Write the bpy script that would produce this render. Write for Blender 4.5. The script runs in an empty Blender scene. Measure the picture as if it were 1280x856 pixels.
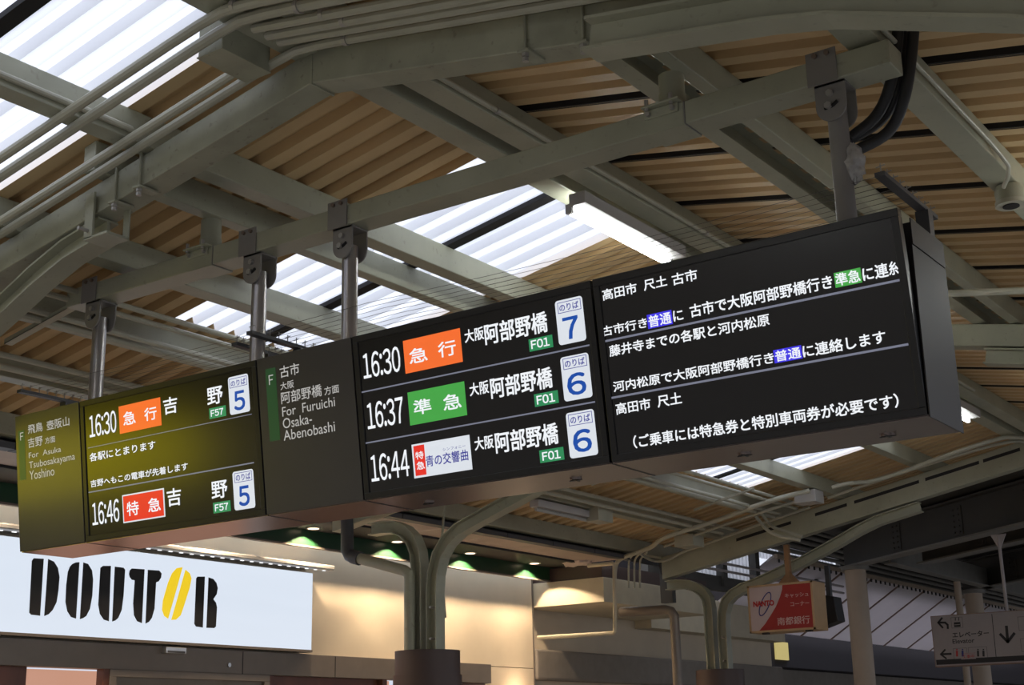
import bpy, bmesh, math, random
from mathutils import Vector, Matrix
import numpy as np

# ------------------------------------------------------------------ camera
F = 1747.9                                   # focal length in pixels (1280 wide)
YAW, PIT, ROL = 0.61214648, 0.27998244, -0.02145985
CAM = np.array([0.0, 0.0, 1.6])
cy, sy = math.cos(YAW), math.sin(YAW)
FW = np.array([-sy*math.cos(PIT), cy*math.cos(PIT), math.sin(PIT)])
_r = np.array([cy, sy, 0.0]); _u = np.cross(_r, FW)
RT = math.cos(ROL)*_r + math.sin(ROL)*_u
UP = -math.sin(ROL)*_r + math.cos(ROL)*_u
scene = bpy.context.scene
cd = bpy.data.cameras.new('camera'); cam = bpy.data.objects.new('camera', cd)
scene.collection.objects.link(cam); scene.camera = cam
cd.sensor_width = 36.0; cd.lens = F/1280*36.0; cd.clip_start = 0.05; cd.clip_end = 300
cam.matrix_world = Matrix(((RT[0], UP[0], -FW[0], CAM[0]), (RT[1], UP[1], -FW[1], CAM[1]), (RT[2], UP[2], -FW[2], CAM[2]), (0, 0, 0, 1)))

# ------------------------------------------------------------------ sky and exposure
W = bpy.data.worlds.new('overcast_sky'); scene.world = W; W.use_nodes = True
nt = W.node_tree; nt.nodes.clear()
wo = nt.nodes.new('ShaderNodeOutputWorld'); bg = nt.nodes.new('ShaderNodeBackground')
tc = nt.nodes.new('ShaderNodeTexCoord'); sep = nt.nodes.new('ShaderNodeSeparateXYZ'); rmp = nt.nodes.new('ShaderNodeValToRGB')
rmp.color_ramp.elements[0].position = 0.0; rmp.color_ramp.elements[0].color = (0.20, 0.215, 0.25, 1)
rmp.color_ramp.elements[1].position = 1.0; rmp.color_ramp.elements[1].color = (0.88, 0.92, 1.0, 1)
nt.links.new(tc.outputs['Generated'], sep.inputs[0]); nt.links.new(sep.outputs['Z'], rmp.inputs[0])
nt.links.new(rmp.outputs[0], bg.inputs[0]); bg.inputs[1].default_value = 2.9
nt.links.new(bg.outputs[0], wo.inputs[0])
scene.view_settings.view_transform = 'Standard'; scene.view_settings.look = 'None'
scene.view_settings.exposure = 0.0; scene.view_settings.gamma = 1.0
scene.view_settings.use_curve_mapping = False
scene.cycles.max_bounces = 7; scene.cycles.diffuse_bounces = 5

# ------------------------------------------------------------------ helpers
def ray(x, y): return FW*F + RT*(x-640) - UP*(y-428)
def onx(x, y, X): d = ray(x, y); return CAM + d*((X-CAM[0])/d[0])
def ony(x, y, Y): d = ray(x, y); return CAM + d*((Y-CAM[1])/d[1])
def onz(x, y, Z): d = ray(x, y); return CAM + d*((Z-CAM[2])/d[2])
PT = 0.11/0.83                                # the screens lean forward at the top
def onp(x, y):                                # point on the leaning screen plane
    d = ray(x, y); t = (5.275 - PT*(CAM[2]-2.8) - CAM[1])/(d[1] + PT*d[2]); return CAM + d*t
PV = np.array([0, -PT, 1.0]); PV = PV/np.linalg.norm(PV)      # up along the screen
PN = np.array([0, -1.0, -PT]); PN = PN/np.linalg.norm(PN)     # outwards
P0 = np.array([0, 5.275, 2.8])
def puv(x, y): p = onp(x, y); return p[0], float((p-P0) @ PV)

C = scene.collection
class MB:
    def __init__(s): s.v = []; s.f = []
    def add(s, vs, fs):
        o = len(s.v); s.v += [tuple(map(float, v)) for v in vs]; s.f += [tuple(i+o for i in f) for f in fs]; return s
    def hexa(s, p):                           # 8 points: bottom ring 0-3, top ring 4-7
        return s.add(p, [(0, 3, 2, 1), (4, 5, 6, 7), (0, 1, 5, 4), (1, 2, 6, 5), (2, 3, 7, 6), (3, 0, 4, 7)])
    def box(s, x0, x1, y0, y1, z0, z1):
        return s.hexa([(x0, y0, z0), (x1, y0, z0), (x1, y1, z0), (x0, y1, z0), (x0, y0, z1), (x1, y0, z1), (x1, y1, z1), (x0, y1, z1)])
    def prism(s, poly, vec):                  # polygon of 3D points swept by vec
        n = len(poly); vec = np.array(vec, float); a = [np.array(p, float) for p in poly]; b = [p+vec for p in a]
        return s.add(a+b, [tuple(range(n))[::-1], tuple(range(n, 2*n))] + [(i, (i+1) % n, n+(i+1) % n, n+i) for i in range(n)])
    def slab(s, poly, nrm, t): return s.prism(poly, np.array(nrm, float)*t)
    def sweep(s, prof, path, nvec):           # profile (a,b): a along in-plane normal, b along nvec; mitred
        path = [np.array(p, float) for p in path]; nvec = np.array(nvec, float); m = len(prof); rings = []
        for i, p in enumerate(path):
            t0 = path[i]-path[i-1] if i > 0 else path[1]-path[0]
            t1 = path[i+1]-path[i] if i < len(path)-1 else path[-1]-path[-2]
            t0 = t0/np.linalg.norm(t0); t1 = t1/np.linalg.norm(t1); t = t0+t1; t = t/np.linalg.norm(t)
            a = np.cross(nvec, t); a = a/np.linalg.norm(a)/max(0.5, float(t @ t1))
            rings += [p + a*q[0] + nvec*q[1] for q in prof]
        fs = []
        for i in range(len(path)-1):
            for j in range(m):
                k = (j+1) % m; fs.append((i*m+j, i*m+k, (i+1)*m+k, (i+1)*m+j))
        fs.append(tuple(range(m))[::-1]); e = (len(path)-1)*m; fs.append(tuple(range(e, e+m)))
        return s.add(rings, fs)
    def tube(s, path, r, n=10, cap=True):
        path = [np.array(p, float) for p in path]; rings = []; ref = None
        for i, p in enumerate(path):
            t = (path[min(i+1, len(path)-1)] - path[max(i-1, 0)]); t = t/np.linalg.norm(t)
            if ref is None:
                ref = np.array([0, 0, 1.0]) if abs(t[2]) < 0.9 else np.array([1.0, 0, 0])
            a = ref - t*(ref @ t); a = a/np.linalg.norm(a); b = np.cross(t, a); ref = a
            rr = r[i] if isinstance(r, (list, tuple)) else r
            rings += [p + a*rr*math.cos(2*math.pi*k/n) + b*rr*math.sin(2*math.pi*k/n) for k in range(n)]
        fs = []
        for i in range(len(path)-1):
            for j in range(n):
                k = (j+1) % n; fs.append((i*n+j, i*n+k, (i+1)*n+k, (i+1)*n+j))
        if cap: fs.append(tuple(range(n))[::-1]); e = (len(path)-1)*n; fs.append(tuple(range(e, e+n)))
        return s.add(rings, fs)
    def cyl(s, a, b, r, n=14): return s.tube([a, b], r, n)

def smooth_path(pts, k=5):                    # Catmull-Rom
    pts = [np.array(p, float) for p in pts]; q = [2*pts[0]-pts[1]] + pts + [2*pts[-1]-pts[-2]]; out = []
    for i in range(1, len(q)-2):
        for j in range(k):
            t = j/k
            out.append(0.5*((2*q[i]) + (-q[i-1]+q[i+1])*t + (2*q[i-1]-5*q[i]+4*q[i+1]-q[i+2])*t*t + (-q[i-1]+3*q[i]-3*q[i+1]+q[i+2])*t**3))
    return out + [pts[-1]]

def obj(name, mb, mat, parent=None, smooth=False, bevel=0.0):
    me = bpy.data.meshes.new(name)
    if parent is not None: O = parent['_o']
    else:
        a = np.array(mb.v); O = [float((a[:, 0].min()+a[:, 0].max())/2), float((a[:, 1].min()+a[:, 1].max())/2), float(a[:, 2].min())]
    me.from_pydata([(v[0]-O[0], v[1]-O[1], v[2]-O[2]) for v in mb.v], [], mb.f)
    bm = bmesh.new(); bm.from_mesh(me); bmesh.ops.recalc_face_normals(bm, faces=bm.faces); bm.to_mesh(me); bm.free()
    if smooth:
        me.polygons.foreach_set('use_smooth', [True]*len(me.polygons))
        me.set_sharp_from_angle(angle=math.radians(35))
    me.materials.append(mat)
    o = bpy.data.objects.new(name, me); C.objects.link(o)
    if parent is None: o.location = O
    else: o.parent = parent
    o['_o'] = list(O)
    if bevel:
        b = o.modifiers.new('bevel', 'BEVEL'); b.width = bevel; b.segments = 2; b.limit_method = 'ANGLE'
    return o
def thing(name, label, cat, loc, group=None):
    o = bpy.data.objects.new(name, None); C.objects.link(o); o.location = loc; o.empty_display_size = 0.1
    o['_o'] = [float(c) for c in loc]; o['label'] = label; o['category'] = cat
    if group: o['group'] = group
    return o
def tag(o, label, cat, group=None):
    o['label'] = label; o['category'] = cat
    if group: o['group'] = group
    return o
def struct(o): o['kind'] = 'structure'; return o

# ------------------------------------------------------------------ materials
def mat(name, col, rough=0.6, metal=0.0, var=0.12, scale=6.0, bump=0.0, dirt=None, dirt_amt=0.0, coat=0.0, spec=0.5, stretch=(1, 1, 1)):
    m = bpy.data.materials.new(name); m.use_nodes = True; t = m.node_tree; p = t.nodes['Principled BSDF']
    p.inputs['Roughness'].default_value = rough; p.inputs['Metallic'].default_value = metal
    p.inputs['Coat Weight'].default_value = coat; p.inputs['Coat Roughness'].default_value = 0.16; p.inputs['Specular IOR Level'].default_value = spec
    tcn = t.nodes.new('ShaderNodeTexCoord'); mp = t.nodes.new('ShaderNodeMapping'); mp.inputs['Scale'].default_value = stretch
    no = t.nodes.new('ShaderNodeTexNoise'); no.inputs['Scale'].default_value = scale; no.inputs['Detail'].default_value = 6
    t.links.new(tcn.outputs['Object'], mp.inputs[0]); t.links.new(mp.outputs[0], no.inputs['Vector'])
    cr = t.nodes.new('ShaderNodeValToRGB'); c = np.array(col[:3])
    cr.color_ramp.elements[0].position = 0.3; cr.color_ramp.elements[0].color = (*(c*(1-var)), 1)
    cr.color_ramp.elements[1].position = 0.7; cr.color_ramp.elements[1].color = (*np.minimum(c*(1+var), 1), 1)
    t.links.new(no.outputs['Fac'], cr.inputs[0]); last = cr.outputs[0]
    if dirt is not None:
        n2 = t.nodes.new('ShaderNodeTexNoise'); n2.inputs['Scale'].default_value = 24; n2.inputs['Detail'].default_value = 8
        t.links.new(mp.outputs[0], n2.inputs['Vector'])
        r2 = t.nodes.new('ShaderNodeValToRGB'); r2.color_ramp.elements[0].position = 0.62; r2.color_ramp.elements[0].color = (0, 0, 0, 1)
        r2.color_ramp.elements[1].position = 0.72; r2.color_ramp.elements[1].color = (dirt_amt,)*3 + (1,)
        mx = t.nodes.new('ShaderNodeMixRGB'); mx.inputs[2].default_value = (*dirt, 1)
        t.links.new(n2.outputs['Fac'], r2.inputs[0]); t.links.new(r2.outputs[0], mx.inputs[0]); t.links.new(last, mx.inputs[1]); last = mx.outputs[0]
    t.links.new(last, p.inputs['Base Color'])
    if bump:
        b = t.nodes.new('ShaderNodeBump'); b.inputs['Strength'].default_value = bump; b.inputs['Distance'].default_value = 0.01
        t.links.new(no.outputs['Fac'], b.inputs['Height']); t.links.new(b.outputs[0], p.inputs['Normal'])
    return m
def emis(name, col, s):
    m = bpy.data.materials.new(name); m.use_nodes = True; t = m.node_tree; p = t.nodes['Principled BSDF']
    p.inputs['Base Color'].default_value = (0.03, 0.03, 0.03, 1); p.inputs['Roughness'].default_value = 0.3
    n = t.nodes.new('ShaderNodeTexNoise'); n.inputs['Scale'].default_value = 3
    mr = t.nodes.new('ShaderNodeMapRange'); mr.inputs['To Min'].default_value = s*0.96; mr.inputs['To Max'].default_value = s*1.04
    t.links.new(n.outputs['Fac'], mr.inputs['Value']); t.links.new(mr.outputs[0], p.inputs['Emission Strength'])
    p.inputs['Emission Color'].default_value = (*col, 1)
    return m
M = dict(
    steel=mat('painted_steel', (0.36, 0.36, 0.275), 0.42, var=0.10, scale=3.5, dirt=(0.14, 0.125, 0.095), dirt_amt=0.3, bump=0.05),
    steel_old=mat('flaking_painted_steel', (0.33, 0.33, 0.25), 0.5, var=0.16, scale=5, dirt=(0.10, 0.085, 0.07), dirt_amt=0.45, bump=0.08),
    sheet=mat('tan_roof_sheet', (0.62, 0.44, 0.235), 0.5, var=0.12, scale=1.3, stretch=(0.6, 1.6, 1.6)),
    pipe=mat('painted_conduit', (0.42, 0.41, 0.33), 0.38, var=0.08),
    grey=mat('grey_bracket_paint', (0.23, 0.215, 0.205), 0.45, var=0.06),
    chrome=mat('bright_pole_metal', (0.50, 0.48, 0.49), 0.28, metal=0.75, var=0.05),
    bolt=mat('bolt_metal', (0.40, 0.38, 0.36), 0.35, metal=0.3),
    bolt_red=mat('rusty_bolt', (0.20, 0.15, 0.12), 0.6, metal=0.3),
    case=mat('dark_case_paint', (0.019, 0.016, 0.017), 0.5, var=0.05),
    bezel=mat('black_bezel', (0.012, 0.012, 0.013), 0.32, var=0.05),
    glass=mat('black_screen_glass', (0.006, 0.006, 0.007), 0.22, var=0.05, coat=0.35),
    panel=mat('charcoal_sign_panel', (0.052, 0.048, 0.049), 0.32, var=0.04, coat=0.5),
    brushed=mat('brushed_steel_base', (0.34, 0.29, 0.275), 0.26, metal=1.0, var=0.06, scale=9, stretch=(1, 40, 40)),
    cable=mat('black_rubber_cable', (0.02, 0.02, 0.022), 0.5),
    wrap=mat('clear_tape_wrap', (0.42, 0.40, 0.38), 0.25, var=0.3, scale=20, bump=0.4),
    black=mat('black_rubber_gasket', (0.012, 0.011, 0.012), 0.7),
    wire=mat('thin_dark_wire', (0.14, 0.13, 0.12), 0.4, metal=0.6),
    lampbody=mat('grey_lamp_housing', (0.46, 0.44, 0.44), 0.4, var=0.03),
    capbrown=mat('brown_column_sleeve', (0.075, 0.048, 0.042), 0.5, var=0.05),
    beige=mat('beige_wall_render', (0.70, 0.60, 0.46), 0.75, var=0.05, scale=2),
    cream=mat('cream_fascia_paint', (0.60, 0.53, 0.39), 0.6, var=0.05),
    header=mat('brown_metal_header', (0.21, 0.175, 0.145), 0.38, var=0.05, metal=0.2),
    greenfas=mat('dark_green_glass_fascia', (0.016, 0.062, 0.026), 0.3, var=0.06),
    soffit=mat('pinkish_soffit_board', (0.46, 0.37, 0.31), 0.65, var=0.05),
    strip=mat('dark_grey_channel', (0.055, 0.055, 0.062), 0.5),
    silver=mat('satin_aluminium', (0.62, 0.62, 0.62), 0.28, metal=0.9),
    wood=mat('red_brown_wood', (0.16, 0.055, 0.03), 0.35, var=0.25, scale=4, stretch=(1, 1, 0.3)),
    girder=mat('dark_girder_paint', (0.070, 0.066, 0.058), 0.55, var=0.12, scale=2),
    girder_l=mat('grey_girder_flange', (0.22, 0.21, 0.19), 0.5, var=0.1),
    colbeige=mat('cream_pipe_column', (0.50, 0.40, 0.31), 0.6, var=0.06, scale=3),
    membrane=mat('pale_ceiling_panel', (0.52, 0.49, 0.49), 0.7, var=0.06, scale=1.2),
    rib=mat('brown_batten', (0.25, 0.17, 0.13), 0.6),
    parapet=mat('dark_purple_fascia', (0.020, 0.016, 0.022), 0.8, var=0.05),
    greywall=mat('grey_beige_wall', (0.25, 0.22, 0.19), 0.8, var=0.08),
    orangeframe=mat('tan_sign_frame', (0.42, 0.27, 0.14), 0.5, var=0.06),
    rust=mat('rusty_post', (0.28, 0.15, 0.07), 0.7, var=0.2),
    floor=mat('platform_concrete', (0.30, 0.285, 0.26), 0.85, var=0.1, scale=8),
    ground=mat('track_ballast', (0.11, 0.105, 0.10), 0.95, var=0.2, scale=10),
    dullred=mat('red_sign_face', (0.30, 0.016, 0.013), 0.5, var=0.03),
    dullwhite=mat('white_sign_face', (0.46, 0.36, 0.35), 0.4, var=0.03),
    signgrey=mat('pale_grey_sign_face', (0.30, 0.265, 0.265), 0.5, var=0.03),
    ink=mat('black_ink', (0.012, 0.011, 0.013), 0.5),
    inkblue=mat('navy_ink', (0.02, 0.025, 0.15), 0.5),
    inkred=mat('red_ink', (0.40, 0.02, 0.02), 0.5),
    inkpink=mat('pale_sign_ink', (0.55, 0.36, 0.34), 0.5),
    brownedge=mat('brown_sign_edge', (0.24, 0.15, 0.11), 0.5),
    greenbar=emis('green_line_bar', (0.008, 0.08, 0.02), 0.55), litgrey=emis('lit_sign_text', (0.50, 0.49, 0.47), 0.85),
    signtext=mat('pale_sign_text', (0.42, 0.41, 0.40), 0.5, var=0.02),
    rodgrey=mat('pale_grey_rod', (0.40, 0.36, 0.36), 0.45),
    wrapwhite=mat('white_duct_wrap', (0.55, 0.46, 0.42), 0.7, bump=0.6),
    t_white=emis('lit_text', (0.93, 0.96, 1.0), 0.92), t_tile=emis('lit_white_tile', (0.88, 0.93, 1.0), 0.80),
    t_orange=emis('lit_orange', (1.0, 0.165, 0.025), 0.90), t_green=emis('lit_green', (0.07, 0.48, 0.075), 0.75),
    t_dgreen=emis('lit_dark_green', (0.03, 0.36, 0.13), 0.66), t_red=emis('lit_red', (0.95, 0.030, 0.015), 0.80),
    t_blue=emis('lit_blue_digit', (0.01, 0.08, 0.42), 0.85), t_bluetile=emis('lit_blue', (0.05, 0.035, 0.86), 0.9),
    t_navy=emis('lit_navy_text', (0.02, 0.02, 0.33), 0.8), t_line=emis('lit_rule', (0.17, 0.18, 0.24), 1.0),
    tube=emis('fluorescent_tube', (0.95, 1.0, 0.97), 30.0), signlit=emis('backlit_white', (0.80, 0.88, 1.0), 0.88),
    led=emis('led_strip', (0.95, 0.98, 1.0), 1.3), t_yellow=emis('lit_yellow_vinyl', (0.95, 0.66, 0.01), 0.9), yellowbox=emis('yellow_lightbox', (1.0, 0.84, 0.02), 3.0), railgrey=mat('pale_grey_rail', (0.6, 0.58, 0.56), 0.35), down=emis('downlight_lens', (1.0, 0.72, 0.5), 3.0),
    shopglow=emis('lit_shop_panel', (1.0, 0.52, 0.36), 0.55), yellowlamp=emis('small_yellow_sign', (0.8, 0.66, 0.25), 0.6),
    window=emis('daylit_window', (0.85, 0.87, 0.92), 0.8),
)
# translucent roof sheet
m = bpy.data.materials.new('translucent_sheet'); m.use_nodes = True; t = m.node_tree; t.nodes.clear()
out = t.nodes.new('ShaderNodeOutputMaterial'); tr = t.nodes.new('ShaderNodeBsdfTranslucent'); df = t.nodes.new('ShaderNodeBsdfGlossy'); mx = t.nodes.new('ShaderNodeMixShader')
no = t.nodes.new('ShaderNodeTexNoise'); no.inputs['Scale'].default_value = 2; cr = t.nodes.new('ShaderNodeValToRGB')
cr.color_ramp.elements[0].color = (0.63, 0.64, 0.69, 1); cr.color_ramp.elements[1].color = (0.73, 0.74, 0.78, 1)
t.links.new(no.outputs['Fac'], cr.inputs[0]); t.links.new(cr.outputs[0], tr.inputs[0]); df.inputs['Roughness'].default_value = 0.35
mx.inputs[0].default_value = 0.05; t.links.new(tr.outputs[0], mx.inputs[1]); t.links.new(df.outputs[0], mx.inputs[2]); t.links.new(mx.outputs[0], out.inputs[0])
M['trans'] = m
t = M['membrane'].node_tree; pb = t.nodes['Principled BSDF']; tl = t.nodes.new('ShaderNodeBsdfTranslucent'); tl.inputs[0].default_value = (0.22, 0.21, 0.22, 1)
ad = t.nodes.new('ShaderNodeAddShader'); t.links.new(pb.outputs[0], ad.inputs[0]); t.links.new(tl.outputs[0], ad.inputs[1]); t.links.new(ad.outputs[0], t.nodes['Material Output'].inputs[0])

# ------------------------------------------------------------------ roof geometry
XR, SL, ZP = -4.43, 0.187, 4.966            # ridge x, slope, purlin underside height at the ridge
PH = 0.175                                   # purlin depth
def zp(x): return ZP - SL*abs(x-XR)         # top of the rafters / underside of the purlins
def zs(x): return zp(x) + PH                # underside of the roof sheets
def rafter_bottom(x): return zp(x) - 0.18
YN, YF = -2.2, 17.9

roof = bpy.data.objects.new('ceiling', None); C.objects.link(roof); roof['kind'] = 'structure'; roof['_o'] = [0.0, 0.0, 0.0]
def sheet(y0, y1, xa, xb, n, material, name):
    mb = MB(); p = (y1-y0)/n; prof = []
    for k in range(n):
        a = y0 + k*p
        prof += [(a, 0.0), (a+p*0.46, 0.0), (a+p*0.55, 0.06), (a+p*0.91, 0.06)]
    prof.append((y1, 0.0))
    m_ = len(prof)
    vs = [(xa, y, zs(xa)+h) for y, h in prof] + [(xb, y, zs(xb)+h) for y, h in prof]
    mb.add(vs, [(i, i+1, m_+i+1, m_+i) for i in range(m_-1)])
    return obj(name, mb, material, roof)
# left slope: sheets 0.88 wide, two translucent sheets in each group
y = 4.43
edges = [4.43 - 0.9*k for k in range(8)][::-1]
e2 = [4.43, 5.42, 6.42, 7.24, 8.10]
while e2[-1] < 13.2: e2.append(e2[-1] + 0.92)
e2[-1] = 13.9; e2 += [14.75, 15.6, 16.5, 17.4, 17.95]
edges = edges[:-1] + e2
lit = [(2.6, 4.44), (6.40, 8.12), (13.85, 15.62)]
for a, b in zip(edges[:-1], edges[1:]):
    c_ = (a+b)/2; tr_ = any(q[0] < c_ < q[1] for q in lit)
    if tr_:
        sheet(a-0.001, b+0.001, -7.47, XR, 4, M['trans'], 'translucent_sheet'); sheet(a-0.001, b+0.001, -9.75, -7.47, 4, M['sheet'], 'roof_sheet')
    else: sheet(a-0.001, b+0.001, -9.75, XR, 5, M['sheet'], 'roof_sheet')
for yb in (3.53, 7.24, 14.75):               # black gasket under the overlap of the translucent sheets
    mb = MB(); x_ = -7.47; mb.prism([(x_, yb-0.045, zs(x_)-0.004), (x_, yb+0.045, zs(x_)-0.004), (x_, yb+0.045, zs(x_)+0.03), (x_, yb-0.045, zs(x_)+0.03)], (XR-x_, 0, zs(XR)-zs(x_)))
    obj('gasket_strip', mb, M['black'], roof)
# right slope: sheets 0.92 wide with open black seams
e = [6.08 + 0.925*k for k in range(-9, 13)]
for a, b in zip(e[:-1], e[1:]): sheet(a+0.007, b-0.007, XR+0.0, 0.95, 5, M['sheet'], 'roof_sheet')
mb = MB()
for yy in e: mb.prism([(XR, yy-0.022, zs(XR)+0.001), (XR, yy+0.022, zs(XR)+0.001), (XR, yy+0.022, zs(XR)+0.05), (XR, yy-0.022, zs(XR)+0.05)], (0.95-XR, 0, zs(0.95)-zs(XR)))
g_ = obj('seam_strip', mb, M['black'], roof)
mb = MB(); mb.prism([(XR-0.25, YN, zs(XR-0.25)+0.06), (XR, YN, zs(XR)+0.075), (XR+0.25, YN, zs(XR+0.25)+0.06), (XR, YN, zs(XR)+0.10)], (0, YF-YN, 0))
obj('ridge_cap', mb, M['sheet'], roof)

# purlins along the platform (x0, x1, material, shape)
def purlin(x0, x1, label, shape='box', ya=YN, yb=YF, dz=0.0, m_='steel'):
    zb, zt = zp(x1 if x1 < XR else x0)+dz, zs(x1 if x1 < XR else x0)
    if shape == 'box':
        t = thing('purlin', label, 'roof beam', ((x0+x1)/2, 8, zb))
        obj('web', MB().prism([(x0, ya, zb), (x1, ya, zb), (x1, ya, zs(x1)), (x0, ya, zs(x0))], (0, yb-ya, 0)), M[m_], t, bevel=0.006)
    else:                                    # channel open to the right
        t = thing('purlin', label, 'roof beam', ((x0+x1)/2, 8, zb))
        k = 0.012
        obj('bottom_flange', MB().box(x0, x1, ya, yb, zb, zb+k), M[m_], t)
        obj('web', MB().box(x0, x0+k, ya, yb, zb+k, zt-k), M[m_], t)
        obj('top_flange', MB().box(x0, x1, ya, yb, zt-k, zt), M[m_], t)
    return t
P_ = [
    purlin(-4.55, -4.39, 'pale steel purlin just left of the roof ridge, beside a dark gap', yb=YF),
    purlin(-4.28, -4.13, 'pale steel purlin just right of the roof ridge with lamps beneath', yb=YF),
    purlin(-5.72, -5.59, 'roof purlin passing over the skylights, nearest left of the ridge pair'),
    purlin(-6.88, -6.73, 'daylit roof purlin crossing the middle of the skylights'),
    purlin(-7.77, -7.60, 'roof purlin on the left slope that carries four bundled conduits'),
    purlin(-8.65, -8.51, 'shaded roof purlin near the left eave with two conduits beside it'),
    purlin(-9.58, -9.44, 'outermost left purlin at the eave above the shop soffit'),
    purlin(-3.11, -3.01, 'open channel purlin on the right slope with dark inner side', 'c'),
    purlin(-1.97, -1.82, 'right slope purlin with a thin conduit, ending at a round camera housing'),
    purlin(-0.75, -0.60, 'outer right slope purlin near the right columns'),
]
purlin(-2.83, -2.75, 'narrow steel purlin on the right slope holding the short right hanger stub', ya=4.55, yb=YF)
purlin(-6.04, -5.94, 'narrow steel purlin on the left slope holding the short left hanger stub', ya=float(onx(112, 196, -5.99)[1]), yb=11.0)
# bolts clips dark holes come from the open ribs; conduit along two purlins
def cond(pts, r, label, group=None, m_='pipe', clips=None, n=10):
    t = thing('conduit', label, 'conduit', tuple(float(c) for c in pts[0]), group)
    obj('pipe', MB().tube(pts, r, n), M[m_], t, smooth=True)
    if clips:
        for c in clips: 
            p, ax = np.array(c[0], float), np.array(c[1], float); ax = ax/np.linalg.norm(ax)
            obj('clip', MB().tube([p-ax*0.012, p+ax*0.012], r*1.28, 10), M['bolt'], t, smooth=True)
    return t
cond([(-1.80, 3.5, zp(-1.8)+0.075), (-1.80, 6.9, zp(-1.8)+0.075), (-1.79, 7.02, zp(-1.8)+0.05), (-1.77, 7.1, zp(-1.8)-0.0), (-1.80, 7.18, zp(-1.8)-0.03), (-1.85, 7.26, zp(-1.8)-0.05)], 0.012, 'thin conduit on the side of a right slope purlin, bending down to a camera')
cond([(-4.105, 3.0, zp(-4.1)+0.06), (-4.105, 14, zp(-4.1)+0.06)], 0.016, 'thin conduit running along the side of the ridge purlin', clips=[((-4.105, 5.75, zp(-4.1)+0.06), (0, 1, 0)), ((-4.105, 8.2, zp(-4.1)+0.06), (0, 1, 0))])
cond([(-5.575, 2.0, zp(-5.6)+0.05), (-5.575, 4.45, zp(-5.6)+0.05)], 0.018, 'pair end of thin conduit on the purlin over the upper left skylight')

# rafters
FY = [4.62, 10.77, 16.91]
RL = ['nearest cross rafter, bent at the ridge, across the top of the view', 'middle cross rafter seen right of the departure board', 'far cross rafter above the red bank sign, with conduits along it']
for y0, lab in zip(FY, RL):
    t = thing('rafter', lab, 'roof beam', (XR, y0+0.08, rafter_bottom(XR)))
    for xa, xb, nm in ((-9.45 if y0 > 15 else -9.9, XR, 'left_arm'), (XR, 1.0, 'right_arm')):
        dd = 0.30 if y0 > 15 else 0.18
        mb = MB().prism([(xa, y0, zp(xa)-dd), (xb, y0, zp(xb)-dd), (xb, y0, zp(xb)), (xa, y0, zp(xa))], (0, 0.16, 0))
        obj(nm, mb, M['steel_old'] if y0 < 5 else M['steel'], t, bevel=0.006)
    obj('joint_plate', MB().box(XR-0.006, XR+0.006, y0-0.004, y0+0.164, zp(XR)-dd-0.01, zp(XR)-0.001), M['steel_old'], t)
    if y0 > 15:
        for xa, xb in ((-4.95, -4.50), (-5.68, -5.00), (-6.62, -5.76), (-7.16, -6.72), (-8.3, -7.5)):
            obj('slot', MB().prism([(xa, y0-0.002, zp(xa)-0.11), (xb, y0-0.002, zp(xb)-0.11), (xb, y0-0.002, zp(xb)-0.07), (xa, y0-0.002, zp(xa)-0.07)], (0, 0.01, 0)), M['black'], t)

# tree columns
HP = [(-.0625, -.07), (-.0625, .07), (-.05, .07), (-.05, .01), (.05, .01), (.05, .07), (.0625, .07), (.0625, -.07), (.05, -.07), (.05, -.01), (-.05, -.01), (-.05, -.07)]
def mir(p, s): return (p if s < 0 else 2*XR - p)
inner = [(-8.60, 2.42), (-8.60, 3.05), (-8.585, 3.22), (-8.53, 3.40), (-8.43, 3.53), (-8.28, 3.63), (-8.08, 3.70), (-7.4, 3.925), (-6.87, 4.14), (-6.62, 4.25), (-6.35, 4.345), (-5.80, 4.455)]
outer = [(-8.79, 2.42), (-8.79, 3.30), (-8.81, 3.46), (-8.87, 3.59), (-8.97, 3.68), (-9.10, 3.735), (-9.25, 3.75), (-9.42, 3.745)]
clab = {(0, -1): 'near left branching column whose arm reaches in at the left edge', (0, 1): 'near right branching column whose arm spans the top right corner',
        (1, -1): 'branching green-grey column in front of the cream shop wall', (1, 1): 'middle right branching column outside the right edge',
        (2, -1): 'branching column standing left of the red bank sign', (2, 1): 'far right branching column beyond the direction sign'}
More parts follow.
